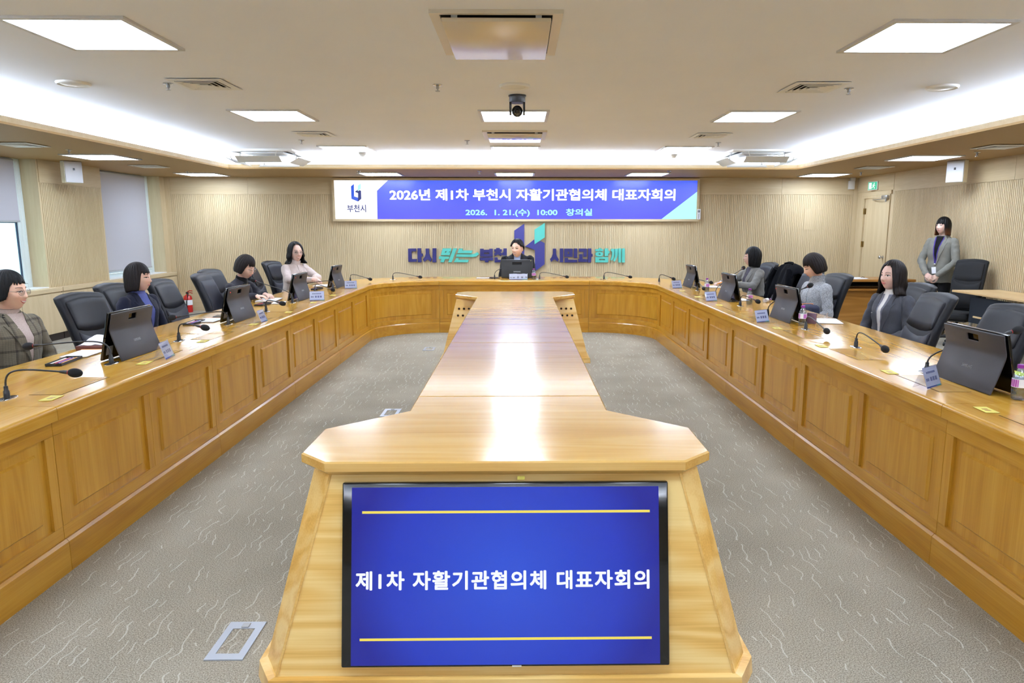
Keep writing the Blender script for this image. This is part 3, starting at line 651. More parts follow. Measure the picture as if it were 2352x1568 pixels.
for px, py, z, lab in ((470, 192, ZC, 'square air vent left of the middle on the ceiling'), (1867, 199, ZC, 'square air vent on the right of the ceiling, the nearer one'), (722, 307, ZC, 'small far air vent left of the middle'), (1632, 310, ZC, 'small far air vent right of the middle'),
                       (45, 331, ZS, 'soffit air vent at the left picture edge'), (343, 381, ZS, 'soffit air vent between the two left soffit lights'), (2297, 336, ZS, 'soffit air vent at the right picture edge'), (2008, 384, ZS, 'soffit air vent between the two right soffit lights'), (842, 364, ZC, 'farthest air vent behind the left smoke detector'), (1515, 364, ZC, 'farthest air vent behind the right smoke detector')):
    place(vt, used, at(px, py, z), lab, 'square air vents')
def sprinkler():
    t = thing('sprinkler_head', '', 'sprinkler')
    obj('escutcheon', MB().lathe([(0.004, 0), (0.036, -0.001), (0.036, -0.006), (0.012, -0.012), (0.004, -0.012)], 16), 'chrome', t, 40)
    obj('nozzle', MB().lathe([(0.012, -0.012), (0.012, -0.03), (0.006, -0.034), (0.006, -0.044), (0.018, -0.046), (0.018, -0.050), (0.003, -0.051)], 12), 'steel', t, 40)
    return t
sp = sprinkler(); used = [False]
for px, py, z, lab in ((386, 191, ZC, 'sprinkler head left of the square air vent'), (1005, 194, ZC, 'sprinkler head left of the ceiling speaker'), (1950, 202, ZC, 'sprinkler head right of the square air vent'), (692, 321, ZC, 'sprinkler head near the left open cassette'), (1073, 322, ZC, 'sprinkler head beside the second ceiling cassette'), (1650, 327, ZC, 'sprinkler head near the right open cassette'),
                       (158, 343, ZS, 'sprinkler head in the left soffit'), (430, 393, ZS, 'sprinkler head in the left soffit by the far wall'), (1978, 395, ZS, 'sprinkler head in the right soffit by the far wall'), (2245, 349, ZS, 'sprinkler head in the right soffit'), (824, 392, ZS, 'sprinkler head above the left end of the message screen'), (1101, 392, ZS, 'sprinkler head above the middle of the message screen'), (1537, 392, ZS, 'sprinkler head above the right end of the message screen')):
    place(sp, used, at(px, py, z), lab, 'sprinkler heads')
def cspeaker(r):
    t = thing('ceiling_speaker', '', 'speaker')
    obj('rim', MB().lathe([(r * 0.82, -0.014), (r * 0.92, -0.018), (r, -0.008), (r, 0)], 32), 'white_paint', t, 60)
    obj('grille', MB().lathe([(0.002, -0.02), (r * 0.5, -0.018), (r * 0.84, -0.012), (r * 0.84, -0.004)], 32), 'white_plastic', t, 60)
    return t
cs = cspeaker(0.115); used = [False]
for px, py, lab in ((169, 190, 'round white ceiling speaker on the left'), (1182, 196, 'round white ceiling speaker in the middle'), (2164, 199, 'round white ceiling speaker on the right'), (1187, 362, 'small round white ceiling speaker above the cove')):
    place(cs, used, at(px, py, ZC), lab, 'round ceiling speakers')
def smoke():
    t = thing('smoke_detector', '', 'detector')
    obj('base', MB().lathe([(0.002, 0), (0.06, 0), (0.06, -0.02), (0.05, -0.026), (0.002, -0.026)], 20), 'white_plastic', t, 40)
    obj('dome', MB().lathe([(0.042, -0.026), (0.042, -0.036), (0.03, -0.05), (0.003, -0.056)], 20), 'white_plastic', t, 60); return t
sd = smoke(); used = [False]
for px, py, lab in ((833, 351, 'white smoke detector by the far left vent'), (1547, 355, 'white smoke detector by the far right vent')): place(sd, used, at(px, py, ZC), lab, 'smoke detectors')
# flat ceiling air conditioners on the centre line
def flatac(x, y, label, mat, hx, hy):
    t = thing('ceiling_air_conditioner', label, 'air conditioner', (x, y, ZC), group='flush ceiling air conditioners')
    g = MB(); b = 0.05
    g.box(-hx, hx, -hy, -hy + b * 0.5, -0.02, 0).box(-hx, hx, hy - b, hy, -0.02, 0).box(-hx, -hx + b, -hy + b * 0.5, hy - b, -0.02, 0).box(hx - b, hx, -hy + b * 0.5, hy - b, -0.02, 0)
    obj('rim', g, 'ac_rim', t); obj('air_gap', MB().box(-hx + b, hx - b, -hy + b * 0.5, hy - b, -0.006, -0.001), 'dark_void', t)
    obj('panel', MB().rbox(-hx + b + 0.008, hx - b - 0.008, -hy + 0.03, hy - 0.02, -0.05, -0.03, 0.004), mat, t, 40)
    for s in (-1, 1): obj('hanger', MB().box(s * (hx - 0.12) - 0.015, s * (hx - 0.12) + 0.015, -hy + 0.04, -hy + 0.07, -0.03, -0.006), 'white_plastic', t)
flatac(-0.11, 4.02, 'flush ceiling air conditioner with glossy beige panel nearest the camera', 'ac_panel', 0.33, 0.42)
flatac(AX, 8.25, 'flush ceiling air conditioner mirroring the blue screen', 'ac_panel_gloss', 0.36, 0.36)
# four-way cassettes with hanging wind deflectors
def cassette(px, py, label):
    p = at(px, py, ZC); p.y += 0.15
    t = thing('cassette_air_conditioner', label, 'air conditioner', p, group='four-way cassettes with lowered deflectors')
    h = 0.47; g = MB(); b = 0.09
    g.box(-h, h, -h, -h + b, -0.03, 0).box(-h, h, h - b, h, -0.03, 0).box(-h, -h + b, -h + b, h - b, -0.03, 0).box(h - b, h, -h + b, h - b, -0.03, 0)
    obj('outer_frame', g, 'white_plastic', t)
    obj('air_gap', MB().box(-h + b, h - b, -h + b, h - b, -0.006, -0.002), 'dark_void', t)
    gr = obj('centre_grille', MB().rbox(-0.29, 0.29, -0.29, 0.29, -0.045, -0.02, 0.004, 1), 'white_plastic', t)
    for k in range(12): obj('grille_slot', MB().box(-0.24, 0.24, -0.24 + k * 0.041, -0.225 + k * 0.041, -0.047, -0.0452), 'grey_plastic', gr)
    for k in range(4):
        M = Matrix.Rotation(k * pi / 2, 4, 'Z'); g = MB(); g.M = M @ Matrix.Translation((0, -h + 0.03, -0.135)) @ Matrix.Rotation(radians(-28), 4, 'X')
        v = obj('deflector', g.rbox(-0.30, 0.30, -0.075, 0.075, -0.004, 0.004, 0.002, 1), 'white_plastic', t)
        for s in (-1, 1):
            g = MB(); g.M = M
            obj('deflector_arm', g.tube([(s * 0.24, -h + 0.05, -0.03), (s * 0.24, -h + 0.01, -0.08), (s * 0.24, -h + 0.03, -0.132)], 0.009, 8), 'white_plastic', v)
cassette(610, 347, 'four-way ceiling cassette with hanging deflectors on the left'); cassette(1745, 348, 'four-way ceiling cassette with hanging deflectors on the right')
# pan-tilt camera
p = at(1188, 219, ZC); t = thing('dome_camera', 'black pan-tilt camera hanging from the ceiling', 'camera', p)
r = 0.07
obj('mount', MB().lathe([(0.004, 0), (r + 0.002, 0), (r + 0.002, -0.008), (r - 0.004, -0.012), (r - 0.004, -0.05), (r - 0.008, -0.06), (0.004, -0.06)], 24), 'camera_black', t, 40)
for s in (-1, 1):
    rings = [[(s * (0.045 + 0.02 * k) if False else s * (0.046 + 0.018 * k), y, z) for y, z in [(0.045 * cos(a), -0.06 - 0.01 - 0.05 * (1 - cos(b_))) for a, b_ in ((0, 0),)]] for k in (0, 1)]
    g = MB(); out = [(0.05, -0.06), (0.05, -0.11), (0.04, -0.14), (0.015, -0.155), (-0.015, -0.155), (-0.04, -0.14), (-0.05, -0.11), (-0.05, -0.06)]
    g.prism(out, [], lambda u, v, dd, s=s: (s * (0.046 + dd), u, v), 0, 0.018); obj('yoke', g, 'camera_black', t, 30)
hd = obj('camera_head', MB().ell((0, -0.005, -0.125), 0.044, 0.052, 0.046), 'camera_black', t, 60)
g = MB(); g.M = Matrix.Translation((0, -0.05, -0.14)) @ Matrix.Rotation(radians(70), 4, 'X'); obj('lens', g.lathe([(0.022, 0.0), (0.022, 0.016), (0.017, 0.018), (0.015, 0.012), (0.002, 0.012)], 18), 'black_gloss', hd, 40)
# wall loudspeakers
def wspeaker(x, y, z, rz, side, label):
    t = thing('wall_speaker', label, 'speaker', (x, y, z), rz, group='cream wall speakers')
    rings = [[(-w_, d_, -0.14), (w_, d_, -0.14), (w_, d_, 0.14), (-w_, d_, 0.14)] for w_, d_ in ((0.07, 0.0), (0.105, 0.05), (0.115, 0.15))]
    obj('cabinet', MB().loft(rings), 'speaker_body', t); gr = obj('grille', MB().rbox(-0.112, 0.112, 0.15, 0.164, -0.137, 0.137, 0.006), 'speaker_grille', t, 40)
    obj('badge', MB().box(-0.012, 0.012, 0.164, 0.167, 0.02, 0.05), 'black_gloss', gr)
    br = obj('bracket', MB().rbox(-0.02, 0.02, -0.11, -0.1, -0.06, 0.06, 0.003).tube([(0, -0.1, 0), (0, -0.05, 0.01), (0, 0, 0)], 0.012, 8), 'steel', t)
    obj('cable', MB().tube([(0.0, -0.02, 0.05), (-0.03, -0.06, 0.11), (-0.01, -0.09, 0.16), (0, -0.1, 0.17)], 0.004, 6), 'black_rubber', br)
wspeaker(XW + 0.20, 9.60, 2.22, radians(-118), 1, 'cream wall speaker bracketed to the left ribbed pier')
wspeaker(XE - 0.20, 9.35, 2.22, radians(118), -1, 'cream wall speaker on the right frieze')
# ------------------------------------------------------------------ conference desks (ring of panelled sections)
XL, XR, YD0, MOD, YK = -2.0, 1.86, 1.33, 1.56, 9.88
def pbox(f, s0, s1, z0, z1, d0, d1, n=1):
    g = MB(); rings = []
    for i in range(n + 1):
        s = s0 + (s1 - s0) * i / n; rings.append([f(s, z0, d0), f(s, z0, d1), f(s, z1, d1), f(s, z1, d0)])
    return g.loft(rings)
def raised_panel(f, s0, s1, z0, z1, dlow, dhigh, bev, n=1):
    g = MB(); rings = []
    prof = [(s0, 0), (s0 + bev, 1)] + [(s0 + bev + (s1 - s0 - 2 * bev) * i / n, 1) for i in range(1, n)] + [(s1 - bev, 1), (s1, 0)]
    for s, k in prof:
        if k: rings.append([f(s, z0, dlow), f(s, z0 + bev, dhigh), f(s, z1 - bev, dhigh), f(s, z1, dlow)])
        else: rings.append([f(s, z0, dlow), f(s, z0 + 0.0005, dlow + 0.0005), f(s, z1 - 0.0005, dlow + 0.0005), f(s, z1, dlow)])
    return g.loft(rings)
def desk(label, loc, f, L, nb, n, wt, wf, flaps=()):
    """f(s, z, d): s along the front, d out towards the aisle"""
    t = thing('conference_desk', label, 'desk', loc, group='panelled conference desk sections')
    e = 0.0015; zt = T - 0.06
    obj('worktop', pbox(f, e, L - e, zt, T - 0.016, -0.79, 0.03, n), wt, t)
    rings = []; g = MB()
    for i in range(n + 1):
        s = e + (L - 2 * e) * i / n; rings.append([f(s, T - 0.016, -0.79), f(s, T - 0.016, 0.03), f(s, T - 0.010, 0.0292), f(s, T - 0.005, 0.0265), f(s, T - 0.0015, 0.0215), f(s, T, 0.014), f(s, T, -0.782), f(s, T - 0.008, -0.79)])
    obj('worktop_surface', g.loft(rings), wt, t, 35)
    obj('skirting', MB().loft([[f(e + (L - 2 * e) * i / n, *p) for p in ((0, -0.02), (0, 0.018), (0.135, 0.018), (0.147, 0.008), (0.147, -0.02))] for i in range(n + 1)]), wf, t)
    obj('bottom_rail', pbox(f, e, L - e, 0.148, 0.205, -0.02, 0, n), wf, t)
    obj('top_rail', pbox(f, e, L - e, 0.615, zt, -0.02, 0, n), wf, t)
    bw = L / nb; m = max(1, n // nb)
    for k in range(nb):
        a, b = k * bw, (k + 1) * bw; sw = 0.055
        obj('stile', pbox(f, a + e, a + sw, 0.206, 0.614, -0.02, 0, max(1, m // 4)), 'oak_z', t); obj('stile', pbox(f, b - sw, b - e, 0.206, 0.614, -0.02, 0, max(1, m // 4)), 'oak_z', t)
        pn = obj('panel', pbox(f, a + sw, b - sw, 0.2, 0.62, -0.022, -0.014, m), 'oak_z', t)
        obj('raised_field', raised_panel(f, a + sw + 0.05, b - sw - 0.05, 0.255, 0.565, -0.0139, -0.003, 0.009, m), 'oak_z', pn)
    obj('back_board', pbox(f, e, L - e, 0.03, zt - 0.001, -0.045, -0.023, n), wf, t)
    for s in (0.004, L - 0.034): obj('end_board', pbox(f, s, s + 0.03, 0, zt - 0.001, -0.72, -0.046), wf, t)
    for s in flaps:
        fp = obj('cable_flap_gap', pbox(f, s - 0.19, s + 0.19, T + 0.0002, T + 0.0005, -0.235, -0.085), 'dark_void', t)
        obj('cable_flap', pbox(f, s - 0.187, s + 0.187, T + 0.0006, T + 0.0016, -0.232, -0.088), wt, fp)
    return t
names = ['nearest the camera', 'second from the camera', 'third from the camera', 'fourth from the camera', 'fifth, beside the curved corner']
for k in range(5):
    y = YD0 + MOD * k
    desk('oak panelled desk section of the left row, ' + names[k], (XL, y, 0), lambda s, z, d: (d, s, z), MOD, 2, 1, 'oak_top_y', 'oak_y', (0.4, 1.18))
    desk('oak panelled desk section of the right row, ' + names[k], (XR, y, 0), lambda s, z, d: (-d, s, z), MOD, 2, 1, 'oak_top_y', 'oak_y', (0.4, 1.18))
YA = YD0 + 5 * MOD
CXL, CXR = -1.14, 1.0
def arc(cx, rx, ry, sg):
    Lc = 0.5 * pi * sqrt((rx * rx + ry * ry) / 2)
    def f(s, z, d):
        a = s / Lc * pi / 2; p = Vector((-sg * rx * cos(a), ry * sin(a))); nrm = Vector((-sg * cos(a) / rx, sin(a) / ry)).normalized()
        p -= nrm * d; return (p.x, p.y, z)
    return f, Lc
f, Lc = arc(CXL, CXL - XL, YK - YA, 1); desk('curved oak desk section at the far left corner', (CXL, YA, 0), f, Lc, 1, 16, 'oak_top_x', 'oak_x')
f, Lc = arc(CXR, XR - CXR, YK - YA, -1); desk('curved oak desk section at the far right corner', (CXR, YA, 0), f, Lc, 1, 16, 'oak_top_x', 'oak_x')
desk('straight oak desk section at the head of the table', (CXL, YK, 0), lambda s, z, d: (s, -d, z), CXR - CXL, 2, 1, 'oak_top_x', 'oak_x', ())

# ------------------------------------------------------------------ central console with built-in television
PZ = 0.75
con = thing('presentation_console', 'long oak console down the middle of the table ring', 'console', (AX, 0, 0))
secs = [[(-0.585, 2.15), (0.585, 2.15), (0.69, 2.25), (0.69, 2.53), (0.41, 2.785), (0.41, 3.029), (-0.41, 3.029), (-0.41, 2.785), (-0.69, 2.53), (-0.69, 2.25)],
        [(-0.41, 3.031), (0.41, 3.031), (0.41, 4.489), (-0.41, 4.489)], [(-0.41, 4.491), (0.41, 4.491), (0.41, 5.909), (-0.41, 5.909)], [(-0.41, 5.911), (0.41, 5.911), (0.41, 7.399), (-0.41, 7.399)],
        [(-0.41, 7.401), (0.41, 7.401), (0.41, 7.5), (0.675, 7.8), (0.675, 8.02), (0.58, 8.15), (-0.58, 8.15), (-0.675, 8.02), (-0.675, 7.8), (-0.41, 7.5)]]
def inset(poly, d):
    n = len(poly); out = []; cx = sum(p[0] for p in poly) / n; cy = sum(p[1] for p in poly) / n
    for i in range(n):
        a, b, c = Vector(poly[i - 1]), Vector(poly[i]), Vector(poly[(i + 1) % n]); e1, e2 = (b - a).normalized(), (c - b).normalized()
        n1, n2 = Vector((-e1.y, e1.x)), Vector((-e2.y, e2.x)); q = n1 + n2; q = q / max(0.3, 1 + n1.dot(n2)); out.append(tuple(b + q * d))
    return out
for sc in secs:
    g = MB(); f3 = lambda u, v, d: (u, v, d); a = inset(sc, 0.006); b = inset(sc, 0.022)
    n = len(sc); vs = [(p[0], p[1], 0.70) for p in b] + [(p[0], p[1], 0.718) for p in sc] + [(p[0], p[1], PZ - 0.005) for p in sc] + [(p[0], p[1], PZ) for p in a]
    fs = []
    for r in range(3):
        for i in range(n): k = (i + 1) % n; fs.append((r * n + i, r * n + k, (r + 1) * n + k, (r + 1) * n + i))
    for base, poly in ((0, b), (3 * n, a)):
        for tr in tessellate_polygon([[Vector((p[0], p[1], 0)) for p in poly]]): fs.append(tuple(base + i for i in tr))
    obj('top_section', g.add(vs, fs), 'oak_light_top', con)
yf = lambda z: 2.184 + 0.2 * (z - 0.715)
def ring(wf, wo, y0, y1, z, far=False):
    r = [(-wf, y0), (wf, y0), (wo, y0 + 0.11), (wo, y1), (-wo, y1), (-wo, y0 + 0.11)]
    return [(x, (y if not far else 10.3 - y), z) for x, y in r]
for far in (False, True):
    nm = 'far' if far else 'front'
    pd = obj('pedestal', MB().loft([ring(0.745, 0.812, yf(0.06), 2.70, 0.06, far), ring(0.575, 0.655, yf(0.70), 2.60, 0.70, far)]), 'oak_light', con)
    obj('plinth', MB().loft([ring(0.772, 0.84, yf(0.06) - 0.02, 2.72, 0.0, far), ring(0.767, 0.835, yf(0.06) - 0.016, 2.715, 0.055, far), ring(0.75, 0.817, yf(0.06) - 0.002, 2.702, 0.06, far)]), 'oak_light', con)
    if far:
        for s in (-1, 1):
            for j in range(2):
                for i in range(4):
                    z = 0.60 - j * 0.075; y = 10.3 - (2.70 + (z - 0.06) / 0.64 * (-0.10)); x = s * (0.625 - i * 0.055 + j * 0.012)
                    g = MB(); g.M = Matrix.Translation((x, y, z)) @ Matrix.Rotation(pi / 2, 4, 'X')
                    vh = obj('vent_hole', g.lathe([(0.004, -0.003), (0.012, -0.003), (0.014, 0.0035), (0.0105, 0.0035), (0.0105, -0.001), (0.003, -0.001)], 12), 'brown_desk', pd)
                    g = MB(); g.M = Matrix.Translation((x, y, z)) @ Matrix.Rotation(pi / 2, 4, 'X'); obj('hole_shadow', g.lathe([(0.002, -0.0005), (0.0105, -0.0005), (0.0105, 0.0016), (0.002, 0.0016)], 12), 'dark_void', vh)
    else:
        for s in (-1, 1):
            e0 = ring(0.745, 0.812, yf(0.06), 2.70, 0.06)[0]; e1 = ring(0.575, 0.655, yf(0.70), 2.60, 0.70)[0]
            g = MB().loft([[(s * abs(e[0]) + dx, e[1] + dy, e[2]) for dx, dy in ((-0.004, -0.003), (0.004, -0.003), (0.004, 0.004), (-0.004, 0.004))] for e in (e0, e1)]); obj('edge_bead', g, 'oak_light_top', con)
obj('spine_support', MB().box(-0.22, 0.22, 2.71, 7.59, 0.0, 0.699), 'oak_y', con)

tilt = math.atan(0.2)
tv = thing('television', 'flat television in black bezel showing a blue title slide', 'television', (AX, 2.118 - 0.004, 0.387)); tv.rotation_euler = (-tilt, 0, 0)
hw, hh = 0.53, 0.296
obj('bezel', MB().rbox(-hw, hw, -0.024, 0.0, -hh, hh, 0.006), 'black_gloss', tv, 40)
bx, bt = 0.032, 0.016
obj('screen', MB().box(-hw + bx, hw - bx, -0.0252, -0.0242, -hh + 0.008, hh - bt), 'tv_blue', tv)
tvp = lambda px, py: ((px - 1162) / 742 * 1.06, (1312 - py) / 420 * 0.592)
ft = lambda u, v, d: (u, -0.0262 - d, v)
for y, x0, x1 in ((1170, 837, 1490), (1458, 833, 1492)):
    a, b = tvp(x0, y), tvp(x1, y); obj('yellow_rule', MB().box(a[0], b[0], -0.0262, -0.0256, a[1] - 0.004, a[1] + 0.004), 'tv_line', tv)
a = tvp(823, 1347); b = tvp(1488, 1303)
for w_ in split_words(fit_text('제1차 자활기관협의체 대표자회의', ft, a[0], b[0], a[1], b[1], 0.03, 0, 1.12), 0.018): obj('title_lettering', w_, 'tv_text', tv)
obj('power_led', MB().box(0.02, 0.05, -0.0255, -0.024, -hh + 0.001, -hh + 0.005), 'white_plastic', tv)
tag(obj('sticker', MB().box(-0.012, 0.012, -0.001, 0.001, -0.006, 0.006), 'note_yellow', loc=(AX + 0.05, 2.163, 0.69)), 'tiny yellow sticker on the console above the television', 'sticker')

for k, (x, y, lab) in enumerate(((-1.04, 2.345, 'grey floor outlet box beside the television console'), (-1.05, 5.5, 'grey floor outlet box half hidden behind the console top'), (-1.12, 8.5, 'faint grey floor outlet box near the curved desk'))):
    t = thing('floor_outlet', lab, 'outlet', (x, y, 0), group='floor outlet boxes')
    hx, hy = 0.068, 0.118; g = MB()
    g.prism([(-hx, -hy), (hx, -hy), (hx, hy), (-hx, hy)], [[(-hx + 0.027, -hy + 0.035), (hx - 0.027, -hy + 0.035), (hx - 0.027, hy - 0.045), (-hx + 0.027, hy - 0.045)]], lambda u, v, d: (u, v, d), 0.0005, 0.005)
    obj('frame', g, 'outlet_plate', t); obj('lid_inset', MB().box(-hx + 0.028, hx - 0.028, -hy + 0.036, hy - 0.046, 0.0005, 0.0035), 'carpet', t)
    obj('latch', MB().rbox(-0.014, 0.014, hy - 0.04, hy - 0.012, 0.005, 0.009, 0.002), 'grey_plastic', t)

# ------------------------------------------------------------------ chairs
def make_chair(name, label, leather='leather_black', pad='leather_pad', chevron=False, top=1.02):
    t = thing(name, label, 'chair'); z0 = 0.43; H = top - z0
    hw = lambda u: 0.188 + 0.044 * min(1, u / 0.55) - 0.015 * max(0, u - 0.6)
    yc = lambda u: -0.205 - 0.165 * u + 0.035 * sin(pi * u)
    def ringp(u, w, th, yo, zo=lambda k: 0.0, n=28, ex=0.45):
        r = []
        for i in range(n):
            a = 2 * pi * i / n; cx, sx = cos(a), sin(a)
            k = math.copysign(abs(cx) ** ex, cx); x = w * k; y = yc(u) + yo + th * math.copysign(abs(sx) ** 0.7, sx) + 0.045 * (x / 0.26) ** 2
            r.append((x, y, z0 + H * u + zo(k)))
        return r
    crown = lambda k: 0.022 * (1 - k * k)
    rs = [ringp(0.0, hw(0) * 0.9, 0.03, 0)] + [ringp(u, hw(u), 0.045, 0, (lambda k, u=u: 0.022 * u * u * (1 - k * k))) for u in (0.03, 0.15, 0.3, 0.45, 0.6, 0.75, 0.88, 0.95)] + [ringp(0.985, hw(1) * 0.985, 0.04, 0, crown), ringp(1.0, hw(1) * 0.93, 0.022, 0, crown)]
    obj('backrest', MB().loft(rs), leather, t, 70)
    if chevron:
        vz = lambda k: 0.10 * (abs(k) - 1) * 0.9
        us = (0.34, 0.36, 0.5, 0.65, 0.8, 0.9, 0.93); rr = []
        for j, u in enumerate(us):
            e = 0.25 if j in (0, len(us) - 1) else 1.0
            rr.append(ringp(u, hw(u) * (0.80 if e == 1 else 0.78), 0.022 * e, 0.038, (lambda k, u=u: vz(k) * max(0, 1 - (u - 0.34) / 0.3))))
        obj('back_pad', MB().loft(rr), pad, t, 70)
        for lo, hi in ((0.20, 0.31), (0.06, 0.17)):
            rr = []
            for j, u in enumerate((lo, lo + 0.015, (lo + hi) / 2, hi - 0.015, hi)): rr.append(ringp(u, hw(u) * 0.80, 0.022 * (0.3 if j in (0, 4) else 1), 0.038, lambda k: vz(k) * 0.9))
            obj('chevron_pad', MB().loft(rr), pad, t, 70)
    else:
        for nm, us, k0 in (('back_pad', (0.04, 0.06, 0.2, 0.35, 0.5, 0.58, 0.60), 0.0), ('headrest_pad', (0.63, 0.65, 0.72, 0.8, 0.88, 0.93, 0.95), 1.0)):
            rr = []
            for j, u in enumerate(us):
                e = 0.2 if j in (0, 6) else 1.0
                if nm == 'back_pad': zo = lambda k, u=u: -0.045 * (1 - k * k) * max(0, (u - 0.35) / 0.25)
                else: zo = lambda k, u=u: -0.045 * (1 - k * k) * max(0, (0.8 - u) / 0.17) + 0.02 * (1 - k * k) * max(0, (u - 0.8) / 0.15)
                rr.append(ringp(u, hw(u) * (0.84 if e == 1 else 0.82), 0.024 * e, 0.038, zo))
            obj(nm, MB().loft(rr), pad if nm == 'back_pad' else leather, t, 70)
    obj('seat', MB().rbox(-0.25, 0.25, -0.22, 0.26, 0.345, 0.43, 0.035, 4), leather, t, 60)
    obj('seat_pan', MB().rbox(-0.2, 0.2, -0.24, 0.2, 0.315, 0.345, 0.01), 'black_plastic', t)
    for s in (-1, 1):
        x = s * 0.285
        ar = obj('armrest', MB().tube([(s * 0.235, 0.05, 0.335), (x, 0.10, 0.36), (x + s * 0.01, 0.19, 0.46), (x + s * 0.01, 0.19, 0.565), (x, 0.12, 0.605), (x, -0.1, 0.6), (x - s * 0.01, -0.24, 0.57), (s * 0.24, -0.27, 0.52)], 0.018, 10), 'black_plastic', t, 60)
        obj('arm_pad', MB().rbox(x - 0.027, x + 0.027, -0.14, 0.14, 0.608, 0.628, 0.008, 3), leather, ar, 60)
    obj('column', MB().lathe([(0.03, 0.09), (0.03, 0.2), (0.02, 0.2), (0.02, 0.315)], 14), 'black_plastic', t, 40)
    for k in range(5):
        a = k * 2 * pi / 5 + 0.3; e = Vector((cos(a) * 0.29, sin(a) * 0.29, 0.07))
        lg = obj('base_leg', MB().tube([(0, 0, 0.105), (e.x * 0.6, e.y * 0.6, 0.095), (e.x, e.y, 0.07)], [0.026, 0.02, 0.015], 8), 'black_plastic', t, 60)
        g = MB(); g.M = Matrix.Translation((e.x, e.y, 0.028)) @ Matrix.Rotation(a, 4, 'Z') @ Matrix.Rotation(pi / 2, 4, 'X'); obj('caster', g.lathe([(0.005, -0.022), (0.026, -0.02), (0.028, 0), (0.026, 0.02), (0.005, 0.022)], 14), 'black_plastic', lg, 50)
    return t
GC = 'black leather chairs around the table'
ch = make_chair('office_chair', 'x'); used_c = [False]
cv = make_chair('office_chair', 'x', chevron=True)
def chair(x, y, deg, label, proto=None, used=None):
    """deg: compass direction the seat faces, 0 = +X, 90 = +Y"""
    return place(proto or ch, used or used_c, (x, y, 0), label, GC, radians(deg - 90))
# left row (facing +X)
CHAIRS = [(-2.80, 4.92, -6, 'empty black leather chair in the left row, nearest the camera, with a planner on it'), (-3.06, 5.80, 0, 'black leather chair behind the woman in the navy blazer'),
          (-2.90, 6.28, 2, 'empty black leather chair between the woman in navy and the chevron-backed chair'), (-3.06, 4.28, 0, 'black leather chair under the woman in plaid at the left edge'),
          (-3.10, 7.72, -4, 'black leather chair behind the bent-over woman in charcoal'), (-2.98, 8.6, 8, 'black leather chair partly hidden behind the bent-over woman'), (-3.08, 9.55, -10, 'black leather chair behind the woman in cream'),
          (0.02, 10.95, -90, 'black chair of the man at the head of the table'),
          (2.98, 9.12, 184, 'black leather chair behind the woman in grey tweed'), (2.9, 8.25, 180, 'black leather chair with a black coat draped over it'), (2.9, 7.58, 178, 'black leather chair just beyond the woman in light grey knit'),
          (2.90, 6.92, 186, 'black leather chair of the woman in light grey knit'), (3.0, 5.72, 182, 'black leather chair behind the woman in dark grey suit'), (2.64, 4.88, 174, 'empty black leather chair right of the woman in dark grey suit'), (2.66, 4.12, 178, 'empty black leather chair at the right picture edge')]
for c in CHAIRS: chair(*c)
chair(-2.86, 7.04, 6, 'empty black leather chair with chevron stitching, left of the bent-over woman', cv, [False])
wc = make_chair('task_chair', 'black mesh task chair standing against the right wall', 'mesh_black', 'mesh_black', top=1.07); wc.location = (5.63, 8.76, 0); wc.rotation_euler = (0, 0, radians(215 - 90)); wc.scale = (0.84, 0.9, 1)
# coat over a chair back
def coat():
    t = thing('coat', 'black coat draped over the back of a leather chair', 'coat', (2.9, 8.25, 0), radians(180 - 90))
    g = MB(); rows = []
    prof = [(-0.15, 0.62), (-0.20, 0.80), (-0.255, 0.98), (-0.30, 1.055), (-0.36, 1.075), (-0.42, 1.05), (-0.45, 0.95), (-0.45, 0.8), (-0.44, 0.62), (-0.42, 0.46)]
    for i in range(29):
        k = -1 + 2 * i / 28; w_ = 0.30; r = []
        for j, (y, z) in enumerate(prof):
            drop = 0.10 * abs(k) ** 4; fold = 0.012 * sin(k * 14 + j * 0.5) * (0.3 + 0.7 * abs(j - 4) / 5)
            r.append((w_ * k * (1 + 0.02 * sin(j * 1.3)), y + fold + 0.035 * k * k, z - drop - (0.06 * (0.5 + 0.5 * sin(k * 5 + 1)) if j in (0, 9) else 0)))
        rows.append(r)
    o = obj('body_of_coat', g.loft(rows, caps=False, closed=False), 'coat_black', t, 179)
    md = o.modifiers.new('thick', 'SOLIDIFY'); md.thickness = 0.014
    for s in (-1, 1): obj('sleeve', MB().tube([(s * 0.20, -0.24, 1.0), (s * 0.27, -0.215, 0.9), (s * 0.285, -0.2, 0.72), (s * 0.28, -0.18, 0.55)], [0.03, 0.042, 0.04, 0.034], 12), 'coat_black', t, 70)
    obj('collar', MB().tube([(-0.12, -0.31, 1.066), (-0.05, -0.34, 1.076), (0.05, -0.34, 1.076), (0.12, -0.31, 1.066)], [0.008, 0.016, 0.016, 0.008], 10), 'coat_black', t, 70)
coat()

